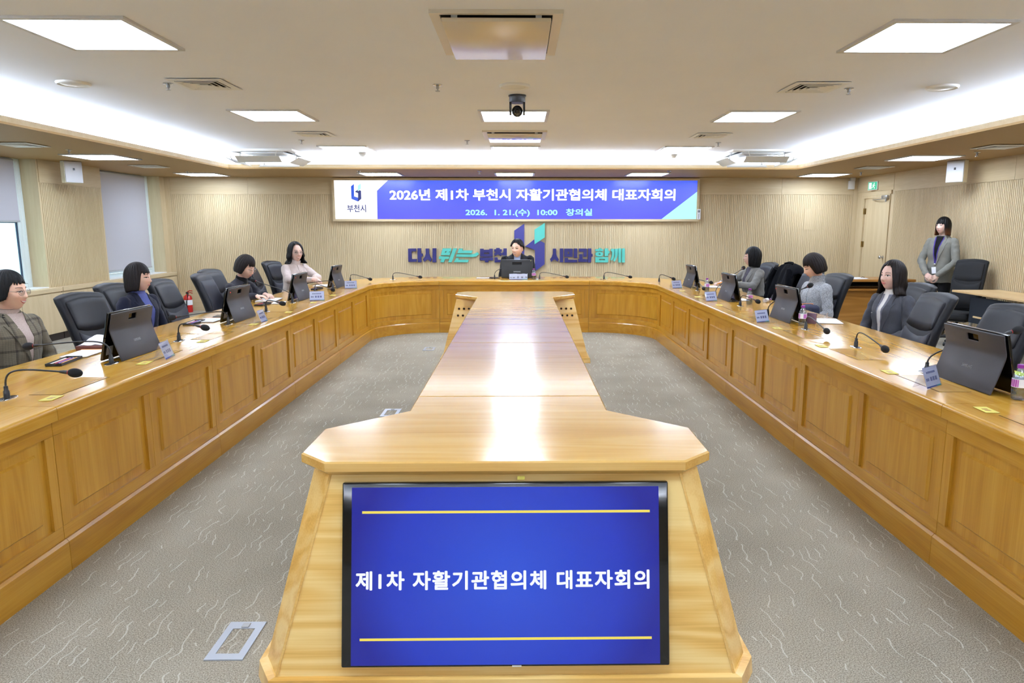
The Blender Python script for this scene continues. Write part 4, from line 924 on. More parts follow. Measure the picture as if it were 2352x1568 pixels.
# ------------------------------------------------------------------ side furniture on the right
t = thing('side_desk', 'brown wooden side desk near the door with papers on it', 'desk', (5.08, 10.36, 0))
hw = 0.74
obj('desk_top', MB().rbox(-hw, hw, -0.28, 0.28, 0.705, 0.74, 0.004, 1), 'brown_desk', t)
for s in (-1, 1): obj('side_panel', MB().box(s * (hw - 0.03) - 0.02, s * (hw - 0.03) + 0.02, -0.26, 0.26, 0, 0.704), 'brown_desk', t)
obj('shelf', MB().box(-hw + 0.052, hw - 0.052, -0.26, 0.25, 0.575, 0.60), 'brown_desk', t); obj('shelf_back', MB().box(-hw + 0.052, hw - 0.052, 0.2, 0.22, 0.602, 0.704), 'dark_void', t)
obj('modesty_panel', MB().box(-hw + 0.052, hw - 0.052, -0.2, -0.18, 0.02, 0.574), 'brown_desk', t)
for k, (x, y, w_, lab) in enumerate(((-0.45, 0.0, 0.3, 'loose white papers on the left of the side desk'), (-0.05, -0.08, 0.2, 'white document stack in the middle of the side desk'))):
    t = thing('paper_sheets', lab, 'paper', (5.08 + x, 10.36 + y, 0.7405), 0.15)
    for j in range(3): obj('sheet', MB().box(-w_ / 2 + j * 0.02, w_ / 2 + j * 0.02, -0.12 + j * 0.015, 0.12 + j * 0.01, j * 0.003, j * 0.003 + 0.0025), 'paper', t)
tag(obj('clip', MB().tube([(-0.03, 0, 0.012), (-0.01, 0, 0.02), (0.02, 0, 0.012)], 0.004, 6), 'black_plastic', loc=(5.13, 10.27, 0.745)), 'small black clip lying on the documents of the side desk', 'clip')
t = thing('folding_table', 'pale beech folding table along the right wall', 'table', (5.74, 7.72, 0))
obj('table_top', MB().rbox(-0.30, 0.30, -0.9, 0.9, 0.695, 0.72, 0.005, 2), 'beech', t)
for s in (-1, 1):
    lg = obj('leg', MB().tube([(-0.05, s * 0.72, 0.69), (-0.09, s * 0.74, 0.45)], 0.024, 8), 'black_plastic', t, 60)
    obj('leg_tube', MB().tube([(-0.09, s * 0.74, 0.46), (-0.16, s * 0.78, 0.05)], 0.02, 10), 'steel', lg, 60)
    obj('foot', MB().rbox(-0.28, 0.24, s * 0.78 - 0.025, s * 0.78 + 0.025, 0.02, 0.055, 0.01), 'black_plastic', lg)
obj('modesty_panel', MB().rbox(-0.2, -0.185, -0.68, 0.68, 0.34, 0.66, 0.004, 1), 'cushion_navy', t)
obj('shelf_bar', MB().rbox(-0.27, -0.25, -0.6, 0.5, 0.42, 0.44, 0.003, 1), 'beech', t)
t = thing('fire_extinguisher', 'red fire extinguisher on the floor by the far left wall', 'fire extinguisher', (-5.90, 12.36, 0))
obj('cylinder', MB().lathe([(0.005, 0), (0.07, 0.0), (0.074, 0.01), (0.074, 0.25), (0.06, 0.29), (0.025, 0.31), (0.02, 0.325), (0.005, 0.325)], 22), 'red_paint', t, 40)
obj('label_band', MB().lathe([(0.0745, 0.13), (0.0752, 0.13), (0.0752, 0.22), (0.0745, 0.22)], 22), 'paper', t)
vl = obj('valve', MB().rbox(-0.02, 0.02, -0.02, 0.02, 0.325, 0.36, 0.005), 'black_plastic', t); obj('lever', MB().tube([(0, 0, 0.36), (0.05, -0.01, 0.385), (0.1, -0.02, 0.38)], 0.008, 8).tube([(0, 0, 0.345), (0.06, -0.01, 0.35), (0.1, -0.02, 0.34)], 0.007, 8), 'red_paint', vl)
obj('hose', MB().tube([(0.02, -0.02, 0.34), (0.04, -0.075, 0.30), (0.02, -0.09, 0.2), (0.01, -0.086, 0.08)], 0.011, 8), 'black_rubber', t, 60)
# ------------------------------------------------------------------ people
def remeshed(mb, voxel, it=3, fac=0.5):
    me = mb.mesh('tmp'); fixnormals(me); o = bpy.data.objects.new('tmp', me); C.objects.link(o)
    r = o.modifiers.new('r', 'REMESH'); r.mode = 'VOXEL'; r.voxel_size = voxel; r.use_smooth_shade = True
    s_ = o.modifiers.new('s', 'SMOOTH'); s_.factor = fac; s_.iterations = it
    dg = bpy.context.evaluated_depsgraph_get(); dg.update(); out = bpy.data.meshes.new_from_object(o.evaluated_get(dg))
    bpy.data.objects.remove(o); bpy.data.meshes.remove(me); out.materials.clear(); return out
def bvh_of(me): return BVHTree.FromPolygons([v.co for v in me.vertices], [p.vertices[:] for p in me.polygons])
gs_ = lambda x, m, w_: exp(-((x - m) / w_) ** 2)
def head_mesh(female=True):
    mb = MB(); rows = []; n, m = 72, 54
    for i in range(m + 1):
        th = 0.03 + (pi - 0.06) * i / m; r = []
        for j in range(n):
            ph = 2 * pi * j / n; dx, dy, dz = sin(th) * sin(ph), sin(th) * cos(ph), cos(th)
            x, y, z = 0.073 * dx, (0.086 if dy > 0 else 0.094) * dy, 0.115 * dz
            if z < 0:
                k = (-z / 0.115); x *= 1 - (0.22 if female else 0.15) * k ** 1.5
                if dy < 0: y *= 1 - 0.5 * k
                else: y *= 1 + 0.16 * k ** 2
            else: y -= 0.006 * (z / 0.115)
            w_ = max(0.0, min(1.0, dy * 1.6))
            if w_ > 0:
                x_ = abs(x); nz = 0.0
                if z > -0.034: nz = max(0.0, min(1.0, (0.020 - z) / 0.05)) ** 1.2
                else: nz = max(0.0, 1 - (-0.034 - z) / 0.010)
                d = 0.021 * nz * gs_(x, 0, 0.0105) + 0.008 * gs_(x_, 0.0125, 0.007) * gs_(z, -0.032, 0.008)
                d += -0.007 * gs_(x_, 0.031, 0.017) * gs_(z, 0.002, 0.012) + 0.003 * gs_(x_, 0.03, 0.022) * gs_(z, 0.024, 0.01)
                d += 0.005 * gs_(x_, 0.042, 0.018) * gs_(z, -0.030, 0.018) + 0.0055 * gs_(x, 0, 0.022) * gs_(z, -0.060, 0.012) + 0.008 * gs_(x, 0, 0.02) * gs_(z, -0.100, 0.017)
                d -= 0.002 * gs_(x, 0, 0.03) * gs_(z, -0.078, 0.006)
                y += d * w_
            r.append((x, y, z))
        rows.append(r)
    mb.loft(rows); return mb
def add_mb(dst, src, M):
    o = len(dst.v); dst.v += [M @ Vector(p) for p in src.v]; dst.f += [tuple(i + o for i in f) for f in src.f]; dst.m += [0] * len(src.f)
def hand(mb, wrist, fd, pn, side, curl=0.5):
    """wrist point, finger direction, palm normal; side +1 when the thumb lies towards pn x fd"""
    fd = fd.normalized(); pn = (pn - fd * pn.dot(fd)).normalized(); tx = pn.cross(fd) * side
    P = lambda a, b, c: wrist + tx * a + fd * b + pn * c
    for k, a in enumerate((0.028, 0.010, -0.008, -0.026)): mb.cap(P(a * 0.7, 0.005, 0), P(a, 0.078 - (0.006 if k in (0, 3) else 0), 0), 0.014, 0.0115, 8)
    mb.ell(P(0, 0.045, 0.002), 0.034, 0.034, 0.014, Matrix((tx, fd, pn)).transposed(), 12, 8)
    for k, (a, L) in enumerate(zip((0.030, 0.0105, -0.0095, -0.028), (0.066, 0.074, 0.069, 0.053))):
        p = P(a, 0.076 - (0.006 if k in (0, 3) else 0), 0); ang = 0.0; r = 0.0092
        for seg, (fr, cu) in enumerate(((0.46, 0.55), (0.30, 0.8), (0.24, 0.6))):
            ang += curl * cu * (1 + 0.08 * k); q = p + (fd * cos(ang) + pn * sin(ang)) * L * fr + tx * (a * 0.05)
            mb.cap(p, q, r, r * 0.93, 8); p = q; r *= 0.93
    p = P(0.026, 0.018, 0.006); q = P(0.052, 0.045, 0.014); mb.cap(p, q, 0.0135, 0.0115, 8)
    r_ = P(0.056, 0.072, 0.022 + 0.01 * curl); mb.cap(q, r_, 0.011, 0.0095, 8); mb.cap(r_, P(0.048, 0.092, 0.028 + 0.014 * curl), 0.0095, 0.008, 8)
def hair_mesh(st_):
    n, crown = 112, Vector((0, -0.012, 0)); rnd = random.Random(st_.get('seed', 1))
    zf, zs_, zb_ = st_['front'], st_['side'], st_['back']; pf, ps = radians(st_.get('pf', 34)), radians(st_.get('ps', 62)); vol = st_.get('vol', 0.0); flare = st_.get('flare', 0.0); wave = st_.get('wave', 0.0); curl = st_.get('curl', 0.0)
    part = st_.get('part', 0.0); jit = [rnd.uniform(-1, 1) for _ in range(n)]
    rows_o, rows_i = [], []; m = 22
    for j in range(n):
        ph = -pi + 2 * pi * j / n; a = abs(ph - part * 0.25 * max(0, 1 - abs(ph)))
        if a < pf: ze = zf + st_.get('arch', 0.0) * (1 - (a / pf) ** 2)
        elif a < ps:
            k = (a - pf) / (ps - pf); k = k * k * (3 - 2 * k); ze = zf + (zs_ - zf) * k
        else:
            k = min(1, (a - ps) / (pi - ps)) ** 2; ze = zs_ + (zb_ - zs_) * k
        ze += ((0.012 if a < pf else 0.005) * jit[j] + (0.006 * sin(j * 0.9 + jit[0] * 9) if a < pf else 0)) * 0.9
        rx, rf, rb, c = 0.084 + vol, 0.096 + vol * 0.6, 0.107 + vol, 0.127 + vol * 0.8
        ry = rf if cos(ph) > 0 else rb
        R0 = 1 / sqrt((sin(ph) / rx) ** 2 + (cos(ph) / ry) ** 2)
        ro, ri = [], []
        for i in range(m + 1):
            t = i / m
            if ze > 0:
                al = math.acos(max(-1, min(1, ze / c))) * t; r = R0 * sin(al); z = c * cos(al); below = 0
            else:
                La = 1.57 * 0.105; Lt = La - ze; s_ = Lt * t
                if s_ < La: al = s_ / 0.105; r = R0 * sin(al); z = c * cos(al); below = 0
                else: z = -(s_ - La); below = (s_ - La) / max(0.03, -min(zs_, zb_)); r = R0
            th_ = 0.0025 * sin(ph * 23 + jit[j]) * sin(pi * min(1, t * 1.1)) + 0.0018 * jit[j] * t
            if below > 0:
                r *= 1 + flare * below - curl * max(0, below - 0.6) ** 1.3
                r += wave * sin(below * 7.5 + 1.3 * sin(ph * 3)) * min(1, below * 2) + wave * 0.4 * sin(ph * 9) * below
            if a < ps: r -= (0.0075 + vol * 0.6) * t ** 3 * min(1, (ps - a) / 0.3)
            r = max(0.004, r + th_)
            thick = st_.get('thick', 0.017) * min(1, 0.25 + t * 2) * (1 - 0.6 * t ** 2 if a < pf else 1)
            ro.append((r * sin(ph), crown.y * (1 - t) + r * cos(ph), z)); rr = max(0.002, r - thick); ri.append((rr * sin(ph), crown.y * (1 - t) + rr * cos(ph), z - (0.0 if t > 0.6 else 0.012)))
        rows_o.append(ro); rows_i.append(ri)
    g = MB(); K = m + 1; vs = [p for r in rows_o for p in r] + [p for r in rows_i for p in r]; off = n * K; fs = []
    for j in range(n):
        k = (j + 1) % n
        for i in range(m):
            fs.append((j * K + i, k * K + i, k * K + i + 1, j * K + i + 1)); fs.append((off + j * K + i, off + j * K + i + 1, off + k * K + i + 1, off + k * K + i))
        fs.append((j * K + m, k * K + m, off + k * K + m, off + j * K + m))
    fs.append(tuple(j * K for j in range(n))); fs.append(tuple(off + j * K for j in reversed(range(n))))
    return g.add(vs, fs)
HEADS = {}
def person(label, x, y, deg, s=0.92, standing=False, lean=4, skinm='skin_fair', head=(0, 0, 0), hoff=(0, 0.022, 0.138), hs=1.0, arms=None, jacket='suit_grey', inner='knit_white', neck='turtle', lapel=True, hair=None, hairmat='hair_black',
           glasses=None, mouth='closed', eyes=1.0, extra=None, female=True, buttons=0, vz=0.74, legs=True, sh=1.0):
    z_up = 0.36 if standing else 0.0
    piv = Vector((0, -0.02, 0.5 + z_up)); R = Matrix.Rotation(-radians(lean), 3, 'X')
    up = lambda v: piv + R @ (Vector((v[0], v[1], v[2] + z_up)) - piv)
    arms = arms or [((0.235, 0.06, 0.70), (0.10, 0.27, 0.60), (-0.5, 1, -0.15)), ((-0.235, 0.06, 0.70), (-0.10, 0.27, 0.60), (0.5, 1, -0.15))]
    Hc = up((0, 0, 1.045)) + Vector(hoff)
    Rh = Matrix.Rotation(radians(head[0]), 3, 'Z') @ Matrix.Rotation(radians(-head[1]), 3, 'X') @ Matrix.Rotation(radians(head[2]), 3, 'Y')
    Mh = Matrix.Translation(Hc) @ Rh.to_4x4() @ Matrix.Scale(hs, 4)
    hm = HEADS.setdefault(female, head_mesh(female)); hv = [Vector(p) for p in hm.v]; hb = BVHTree.FromPolygons(hv, hm.f)
    def secs(rows, n=28):
        return [[up((w_ * cos(2 * pi * j / n) , yc + d_ * sin(2 * pi * j / n), z)) for j in range(n)] for z, w_, d_, yc in rows]
    b = MB(); add_mb(b, hm, Mh)
    b.loft(secs([(0.46, 0.16, 0.115, -0.01), (0.56, 0.155, 0.115, -0.01), (0.68, 0.122, 0.092, 0), (0.80, 0.135, 0.102, 0.01), (0.90, 0.145, 0.105, 0.01), (0.97, 0.145 * sh, 0.08, 0), (1.01, 0.11, 0.062, -0.005), (1.05, 0.055, 0.05, -0.005)]))
    nb = up((0, -0.012, 1.02)); b.cap(nb, Mh @ Vector((0, -0.022, -0.055)), 0.052, 0.050)
    for e in (-1, 1): b.ell(Mh @ Vector((e * 0.075, -0.008, -0.012)), 0.011, 0.018, 0.029, Rh, 10, 8)
    j = MB(); sl = []; shp = lambda e: up((e * 0.155 * sh, -0.005, 0.965))
    for (el, wr, fd), e in zip(arms, (1, -1)):
        el, wr = Vector(el) + Vector((0, 0, z_up)), Vector(wr) + Vector((0, 0, z_up)); S_ = shp(e)
        b.cap(S_, el, 0.045, 0.036); b.cap(el, wr, 0.036, 0.025)
        fdv = Vector(fd[:3]); pnv = Vector(fd[3:6]) if len(fd) > 5 else Vector((0, 0, -1)); cu = fd[6] if len(fd) > 6 else 0.55
        hand(b, wr - fdv.normalized() * 0.005, fdv, pnv, e if len(fd) < 8 else fd[7], cu)
        we = el + (wr - el) * 0.93; sl.append(MB().cap(S_, el, 0.061, 0.050, 16).cap(el, we, 0.051, 0.040, 16))
    hip = 0.53 + z_up
    if standing: lp_ = [((e * 0.085, 0, hip), (e * 0.085, 0.015, 0.49), (e * 0.085, -0.01, 0.09), (e * 0.09, 0.13, 0.035)) for e in (1, -1)]
    else: lp_ = [((e * 0.085, 0.0, hip), (e * 0.10, 0.40, 0.50), (e * 0.10, 0.40, 0.09), (e * 0.10, 0.55, 0.035)) for e in (1, -1)]
    tr = MB(); shoes = []
    for h_, k_, a_, t_ in lp_:
        b.cap(h_, k_, 0.075, 0.05); b.cap(k_, a_, 0.05, 0.033); b.cap(Vector(a_) - Vector((0, 0.02, 0.045)), t_, 0.032, 0.025)
        tr.cap(h_, k_, 0.092, 0.066, 16); tr.cap(k_, Vector(a_) + Vector((0, 0, 0.02)), 0.066, 0.055, 16)
        shoes.append((a_, t_))
    tr.ell((0, -0.01, hip - 0.01), 0.165, 0.12, 0.10)
    j.loft(secs([(0.46 if not standing else 0.40, 0.188, 0.142, 0), (0.50, 0.185, 0.14, 0), (0.58, 0.176, 0.138, 0), (0.68, 0.160, 0.130, 0.008), (0.80, 0.168, 0.134, 0.012), (0.90, 0.176 * sh, 0.130, 0.01), (0.965, 0.172 * sh, 0.10, 0), (1.005, 0.135 * sh, 0.078, -0.008), (1.04, 0.082, 0.068, -0.012), (1.062, 0.068, 0.062, -0.014)], 32))
    for m_ in [b, j, tr] + sl: m_.v = [Vector(p) * s for p in m_.v]
    body = remeshed(b, 0.0062, 2, 0.5)
    root = obj('person', body, skinm, smooth=179); tag(root, label, 'person'); root.location = (x, y, 0); root.rotation_euler = (0, 0, radians(deg - 90))
    jm = remeshed(j, 0.011, 4, 0.5)
    noise_off = Vector((x, y, 3.1)); jm.update()
    nrm = [v.normal.copy() for v in jm.vertices]
    for v, nn in zip(jm.vertices, nrm):
        q = v.co * 9 + noise_off; v.co += nn * (0.011 * noise.noise(q) + 0.006 * noise.noise(q * 2.3))
    jo = obj('jacket', jm, jacket, root, 179); jb = bvh_of(jm)
    for m_ in sl:
        sm_ = remeshed(m_, 0.010, 5, 0.5); sm_.update(); nrm = [v.normal.copy() for v in sm_.vertices]
        for v, nn in zip(sm_.vertices, nrm):
            q = v.co * 13 + noise_off; v.co += nn * (0.006 * noise.noise(Vector((q.x * 0.7, q.y * 0.7, q.z * 1.6))) + 0.005 * noise.noise(q * 2.3))
        obj('sleeve', sm_, jacket, jo, 179)
    if legs:
        obj('trousers', remeshed(tr, 0.014, 3), 'trouser_black', root, 179)
        for a_, t_ in shoes: obj('shoe', MB().cap(Vector(a_) * s + Vector((0, -0.03, -0.035)), Vector(t_) * s, 0.038, 0.032), 'black_gloss', root, 70)
    # pieces laid on the jacket front
    def onj(px, pz, off):
        o_ = up((px, 0.6, pz)) * s; d_ = R @ Vector((0, -1, 0)); h_ = jb.ray_cast(o_, d_)
        if h_[0] is None: h_ = jb.find_nearest(up((px, 0.1, pz)) * s)
        return h_[0] + (R @ Vector((0, 1, 0.1))).normalized() * off
    def patch(name, rows, off, mat, parent=root, thick=0.004):
        g = MB(); n_ = len(rows[0]); top = [onj(px, pz, off) for r in rows for px, pz in r]; low = [onj(px, pz, off - thick) for r in rows for px, pz in r]; K = len(top); fs = []
        for i in range(len(rows) - 1):
            for k in range(n_ - 1): q = (i * n_ + k, i * n_ + k + 1, (i + 1) * n_ + k + 1, (i + 1) * n_ + k); fs += [q, tuple(K + u for u in reversed(q))]
        edge = [k for k in range(n_)] + [i * n_ + n_ - 1 for i in range(1, len(rows))] + [(len(rows) - 1) * n_ + k for k in range(n_ - 2, -1, -1)] + [i * n_ for i in range(len(rows) - 2, 0, -1)]
        for i in range(len(edge)): a_, c_ = edge[i], edge[(i + 1) % len(edge)]; fs.append((a_, K + a_, K + c_, c_))
        return obj(name, g.add(top + low, fs), mat, parent, 50)
    zt = 1.045; inn = lambda t: 0.050 * (1 - t) ** 0.9 + 0.004
    zz = lambda t: zt + (vz - zt) * t
    if lapel:
        patch('shirt_front', [[(inn(i / 14) * k * 1.05, zz(i / 14)) for k in (-1, -0.6, -0.2, 0.2, 0.6, 1)] for i in range(15)], 0.003, inner)
        for e in (-1, 1):
            def wd(t): return (0.03 + 0.05 * t) if t < 0.28 else max(0.008, 0.070 * (1 - (t - 0.28) / 0.74))
            for nm, t0, t1 in (('collar', 0.0, 0.27), ('lapel', 0.285, 1.0)):
                patch(nm, [[(e * (inn(t) + wd(t) * k), zz(t) + (0.02 * k if nm == 'lapel' and t < 0.4 else 0)) for k in (0, 0.35, 0.7, 1)] for t in [t0 + (t1 - t0) * i / 8 for i in range(9)]], 0.009, jacket, jo, 0.007)
        patch('front_edge', [[(k * 0.004 + 0.004, vz + (0.46 - vz) * i / 6) for k in (-1, 1)] for i in range(7)], 0.0045, jacket, jo, 0.004)
    else:
        patch('front_placket', [[(k * 0.018, zt - 0.02 + (0.48 - zt) * i / 12) for k in (-1, -0.3, 0.3, 1)] for i in range(13)], 0.006, jacket, jo, 0.006)
    for k in range(buttons):
        c_ = onj(0.0, (vz if lapel else 0.96) - 0.02 - k * 0.1, 0.006); g = MB(); g.M = Matrix.Translation(c_) @ Matrix.Rotation(-pi / 2 - radians(lean), 4, 'X'); obj('button', g.lathe([(0.001, 0.004), (0.010, 0.004), (0.011, 0), (0.001, 0)], 12), jacket if not lapel else 'black_plastic', jo, 40)
    n0, n1 = up((0, -0.012, 1.025)) * s, (Mh @ Vector((0, -0.02, -0.07))) * s
    if neck == 'turtle': obj('turtleneck', MB().tube([n0, n0.lerp(n1, 0.3), n0.lerp(n1, 0.62), n0.lerp(n1, 0.66), n0.lerp(n1, 0.6)], [0.075 * s, 0.064 * s, 0.061 * s, 0.057 * s, 0.050 * s], 24), inner, root, 70)
    elif neck == 'stand': obj('stand_collar', MB().tube([n0, n0.lerp(n1, 0.35), n0.lerp(n1, 0.75), n0.lerp(n1, 0.78), n0.lerp(n1, 0.7)], [0.082 * s, 0.074 * s, 0.076 * s, 0.072 * s, 0.062 * s], 24), jacket, jo, 70)
    elif neck == 'shirt': obj('shirt_collar', MB().tube([n0, n0.lerp(n1, 0.3), n0.lerp(n1, 0.62), n0.lerp(n1, 0.62), n0.lerp(n1, 0.45)], [0.078 * s, 0.066 * s, 0.064 * s, 0.060 * s, 0.054 * s], 24), inner, root, 70)
    else: obj('neckline', MB().tube([n0, n0.lerp(n1, 0.22), n0.lerp(n1, 0.26), n0.lerp(n1, 0.2)], [0.08 * s, 0.067 * s, 0.062 * s, 0.056 * s], 24), inner, root, 70)
    if neck == 'shirt':
        for e in (-1, 1): patch('collar_wing', [[(e * (0.007 + 0.026 * k), 1.058 - 0.036 * i / 4 - 0.006 * k) for k in (0, 0.5, 1)] for i in range(5)], 0.011, inner)
    # face
    Mf = Matrix.Scale(s, 4) @ Mh
    def onf(px, pz, off):
        h_ = hb.ray_cast(Vector((px, 0.3, pz)), Vector((0, -1, 0)))
        return (h_[0] if h_[0] else Vector((px, 0.06, pz))) + Vector((0, off, 0))
    def fpatch(name, rows, off, mat, parent=root):
        g = MB(); n_ = len(rows[0]); vs = [onf(px, pz, off) for r in rows for px, pz in r] + [onf(px, pz, off - 0.004) for r in rows for px, pz in r]; K = len(rows) * n_; fs = []
        for i in range(len(rows) - 1):
            for k in range(n_ - 1): q = (i * n_ + k, i * n_ + k + 1, (i + 1) * n_ + k + 1, (i + 1) * n_ + k); fs += [q, tuple(K + u for u in reversed(q))]
        edge = [k for k in range(n_)] + [i * n_ + n_ - 1 for i in range(1, len(rows))] + [(len(rows) - 1) * n_ + k for k in range(n_ - 2, -1, -1)] + [i * n_ for i in range(len(rows) - 2, 0, -1)]
        for i in range(len(edge)): a_, c_ = edge[i], edge[(i + 1) % len(edge)]; fs.append((a_, K + a_, K + c_, c_))
        o_ = obj(name, g.add(vs, fs), mat, parent, 60)
        if parent is root: o_.matrix_local = Mf
        return o_
    X9 = [-1 + i / 5 for i in range(11)]
    for e in (-1, 1):
        cx_ = e * 0.031; hw_ = 0.0155; uz = lambda k: 0.001 + 0.0072 * eyes * (1 - k * k) ; lz = lambda k: 0.001 - 0.0048 * eyes * (1 - k * k)
        ey = fpatch('eye', [[(cx_ + hw_ * k, lz(k) + (uz(k) - lz(k)) * v) for k in X9] for v in (0, 0.5, 1)], 0.0015, 'eye_white')
        fpatch('iris', [[(cx_ + 0.0062 * k, max(lz(0.35), -0.0058 * sqrt(max(0, 1 - k * k)) + 0.002) + (min(uz(0.35), 0.0062 * sqrt(max(0, 1 - k * k)) + 0.002) - max(lz(0.35), -0.0058 * sqrt(max(0, 1 - k * k)) + 0.002)) * v) for k in (-1, -0.6, -0.2, 0.2, 0.6, 1)] for v in (0, 0.5, 1)], 0.0022, 'iris', ey)
        fpatch('lash_line', [[(cx_ + hw_ * 1.08 * k, uz(k) + v * 0.0028) for k in X9] for v in (0, 1)], 0.0028, 'iris', ey)
        fpatch('eyebrow', [[(e * (0.014 + 0.034 * (k + 1) / 2), 0.0225 + 0.004 * (1 - (k - 0.2) ** 2) + v * 0.0045 * (1 - 0.5 * (k + 1) / 2)) for k in X9] for v in (0, 1)], 0.0014, 'brow')
    sm = {'closed': 0.2, 'smile': 1.0, 'open': 0.3}[mouth]; op = {'closed': 0.0, 'smile': 0.0045, 'open': 0.0035}[mouth]; mw = 0.027 if mouth == 'smile' else 0.022
    mz = lambda k: -0.060 + 0.009 * sm * k * k
    fpatch('upper_lip', [[(mw * k, mz(k) + op * (1 - k * k) + v * 0.0055 * (1 - abs(k) ** 1.5)) for k in X9] for v in (0, 0.5, 1)], 0.0022, 'lip')
    fpatch('lower_lip', [[(mw * k, mz(k) - op * (1 - k * k) - v * 0.0068 * (1 - k * k)) for k in X9] for v in (0, 0.5, 1)], 0.0024, 'lip')
    if op: fpatch('teeth', [[(mw * 0.9 * k, mz(k) + op * (1 - k * k) * (1 - 2 * v)) for k in X9] for v in (0, 1)], 0.0012, 'teeth' if mouth == 'smile' else 'lip')
    if hair:
        ho = obj('hair', hair_mesh(hair), hairmat, root, 179); ho.matrix_local = Mf
    if glasses:
        ye = max(onf(0.031, 0, 0).y, onf(0.018, 0, 0).y) + 0.012; g = MB()
        for e in (-1, 1):
            g.tube([(e * 0.0325 + 0.022 * cos(a * pi / 9), ye - 0.006 * (abs(0.0325 + e * 0 + 0.022 * cos(a * pi / 9) * e) / 0.05) ** 2, -0.002 + 0.019 * sin(a * pi / 9)) for a in range(19)], 0.0013, 6, False)
            g.tube([(e * 0.054, ye - 0.008, 0.004), (e * 0.072, 0.03, 0.006), (e * 0.08, -0.01, 0.004)], 0.0012, 6)
        g.tube([(-0.0105, ye - 0.001, 0.002), (0, ye + 0.002, 0.005), (0.0105, ye - 0.001, 0.002)], 0.0012, 6)
        go = obj('glasses', g, glasses, root, 60); go.matrix_local = Mf
        for e in (-1, 1): obj('lens', MB().prism([(e * 0.0325 + 0.021 * cos(a * pi / 8), -0.002 + 0.018 * sin(a * pi / 8)) for a in range(16)], [], lambda u, v, d, ye=ye: (u, ye - 0.003 + d, v), 0, 0.001), 'spectacle_lens', go)
    if extra: extra(root, s, up, onj, patch, jo)
    return root
TH = T / 0.92 + 0.028      # wrist height when the hand rests on the desk (unscaled)
short = dict(front=0.052, side=-0.050, back=-0.095, pf=46, ps=80, vol=0.008, curl=0.35, wave=0.004, seed=3)
person('woman in plaid brown blazer and beige turtleneck at the left picture edge', -3.12, 4.22, -12, s=0.945, lean=3, hs=1.06, head=(16, 2, 0), jacket='plaid_brown', inner='knit_beige', hair=short, glasses='glasses_frame', mouth='smile', eyes=0.6, skinm='skin_warm')
person('woman in navy blazer and blue turtleneck seated behind the first tablet', -3.16, 5.72, -14, s=0.925, lean=4, hs=1.06, head=(16, 0, 0), jacket='wool_navy', inner='knit_blue', hair=dict(front=0.040, side=-0.105, back=-0.125, pf=46, ps=74, vol=0.006, curl=0.25, flare=0.05, seed=5), hairmat='hair_brown', eyes=0.55, skinm='skin_fair')
person('bent-over woman in charcoal blazer writing at the left row', -3.14, 7.42, -16, s=0.955, lean=26, hs=1.06, head=(2, 22, 0), hoff=(0, 0.055, 0.15), jacket='wool_charcoal', inner='knit_black', hair=dict(front=0.045, side=-0.060, back=-0.085, pf=46, ps=78, vol=0.012, curl=0.4, seed=8), hairmat='hair_brown', glasses='glasses_frame', eyes=0.35,
       arms=[((0.26, 0.30, 0.80), (0.16, 0.52, TH), (-0.35, 1, -0.06, 0, 0, -1, 0.5)), ((-0.24, 0.27, 0.80), (-0.02, 0.50, TH), (0.35, 1, -0.06, 0, 0, -1, 0.55))])
person('smiling woman in cream coat with glasses at the far left of the row', -3.08, 9.45, -32, s=0.99, lean=8, hs=1.12, head=(-16, 0, 0), jacket='wool_cream', neck='stand', lapel=False, buttons=3, hair=dict(front=0.085, side=-0.135, back=-0.140, pf=40, ps=72, vol=0.010, flare=0.20, wave=0.014, arch=0.018, seed=11), glasses='glasses_frame', mouth='smile', eyes=0.45, skinm='skin_light',
       arms=[((0.25, 0.22, 0.82), (0.02, 0.44, TH - 0.02), (-0.6, 0.8, -0.05, 0, 0, -1, 0.7)), ((-0.26, 0.22, 0.82), (-0.02, 0.42, TH + 0.005), (0.7, 0.7, -0.05, 0, 0, -1, 0.7))])
person('smiling man in black jacket and pale blue shirt at the head of the table', -0.02, 10.93, -93, s=1.05, lean=10, head=(-22, 2, 0), hoff=(0, 0.065, 0.082), hs=1.08, jacket='suit_black', inner='shirt_blue', neck='shirt', female=False, skinm='skin_warm', sh=1.2, hair=dict(front=0.056, side=0.032, back=-0.070, pf=46, ps=70, vol=0.012, seed=13, thick=0.02, arch=0.036, wave=0.002), mouth='smile', eyes=0.45)
person('woman in grey tweed blazer with black bob at the far right', 3.08, 8.98, 196, s=0.95, lean=6, hs=1.08, head=(-34, -3, 0), jacket='tweed_grey', inner='top_dark', neck='crew', hair=dict(front=0.035, side=-0.120, back=-0.125, pf=48, ps=74, vol=0.008, curl=0.2, seed=17), glasses='glasses_frame', eyes=0.6, skinm='skin_light',
       arms=[((0.24, 0.24, 0.80), (0.10, 0.48, TH - 0.01), (-0.3, 1, -0.05, 0, 0, -1, 0.7)), ((-0.26, 0.22, 0.80), (-0.08, 0.46, TH - 0.01), (0.3, 1, -0.05, 0, 0, -1, 0.7))])
person('woman in light grey knit jacket looking down', 3.02, 6.88, 192, s=0.935, lean=7, hs=1.08, head=(-16, 22, 0), hoff=(0, 0.045, 0.15), jacket='knit_grey', neck='stand', lapel=False, hair=dict(front=0.040, side=-0.070, back=-0.088, pf=46, ps=80, vol=0.014, curl=0.5, seed=19), hairmat='hair_brown', eyes=0.3, skinm='skin_warm')
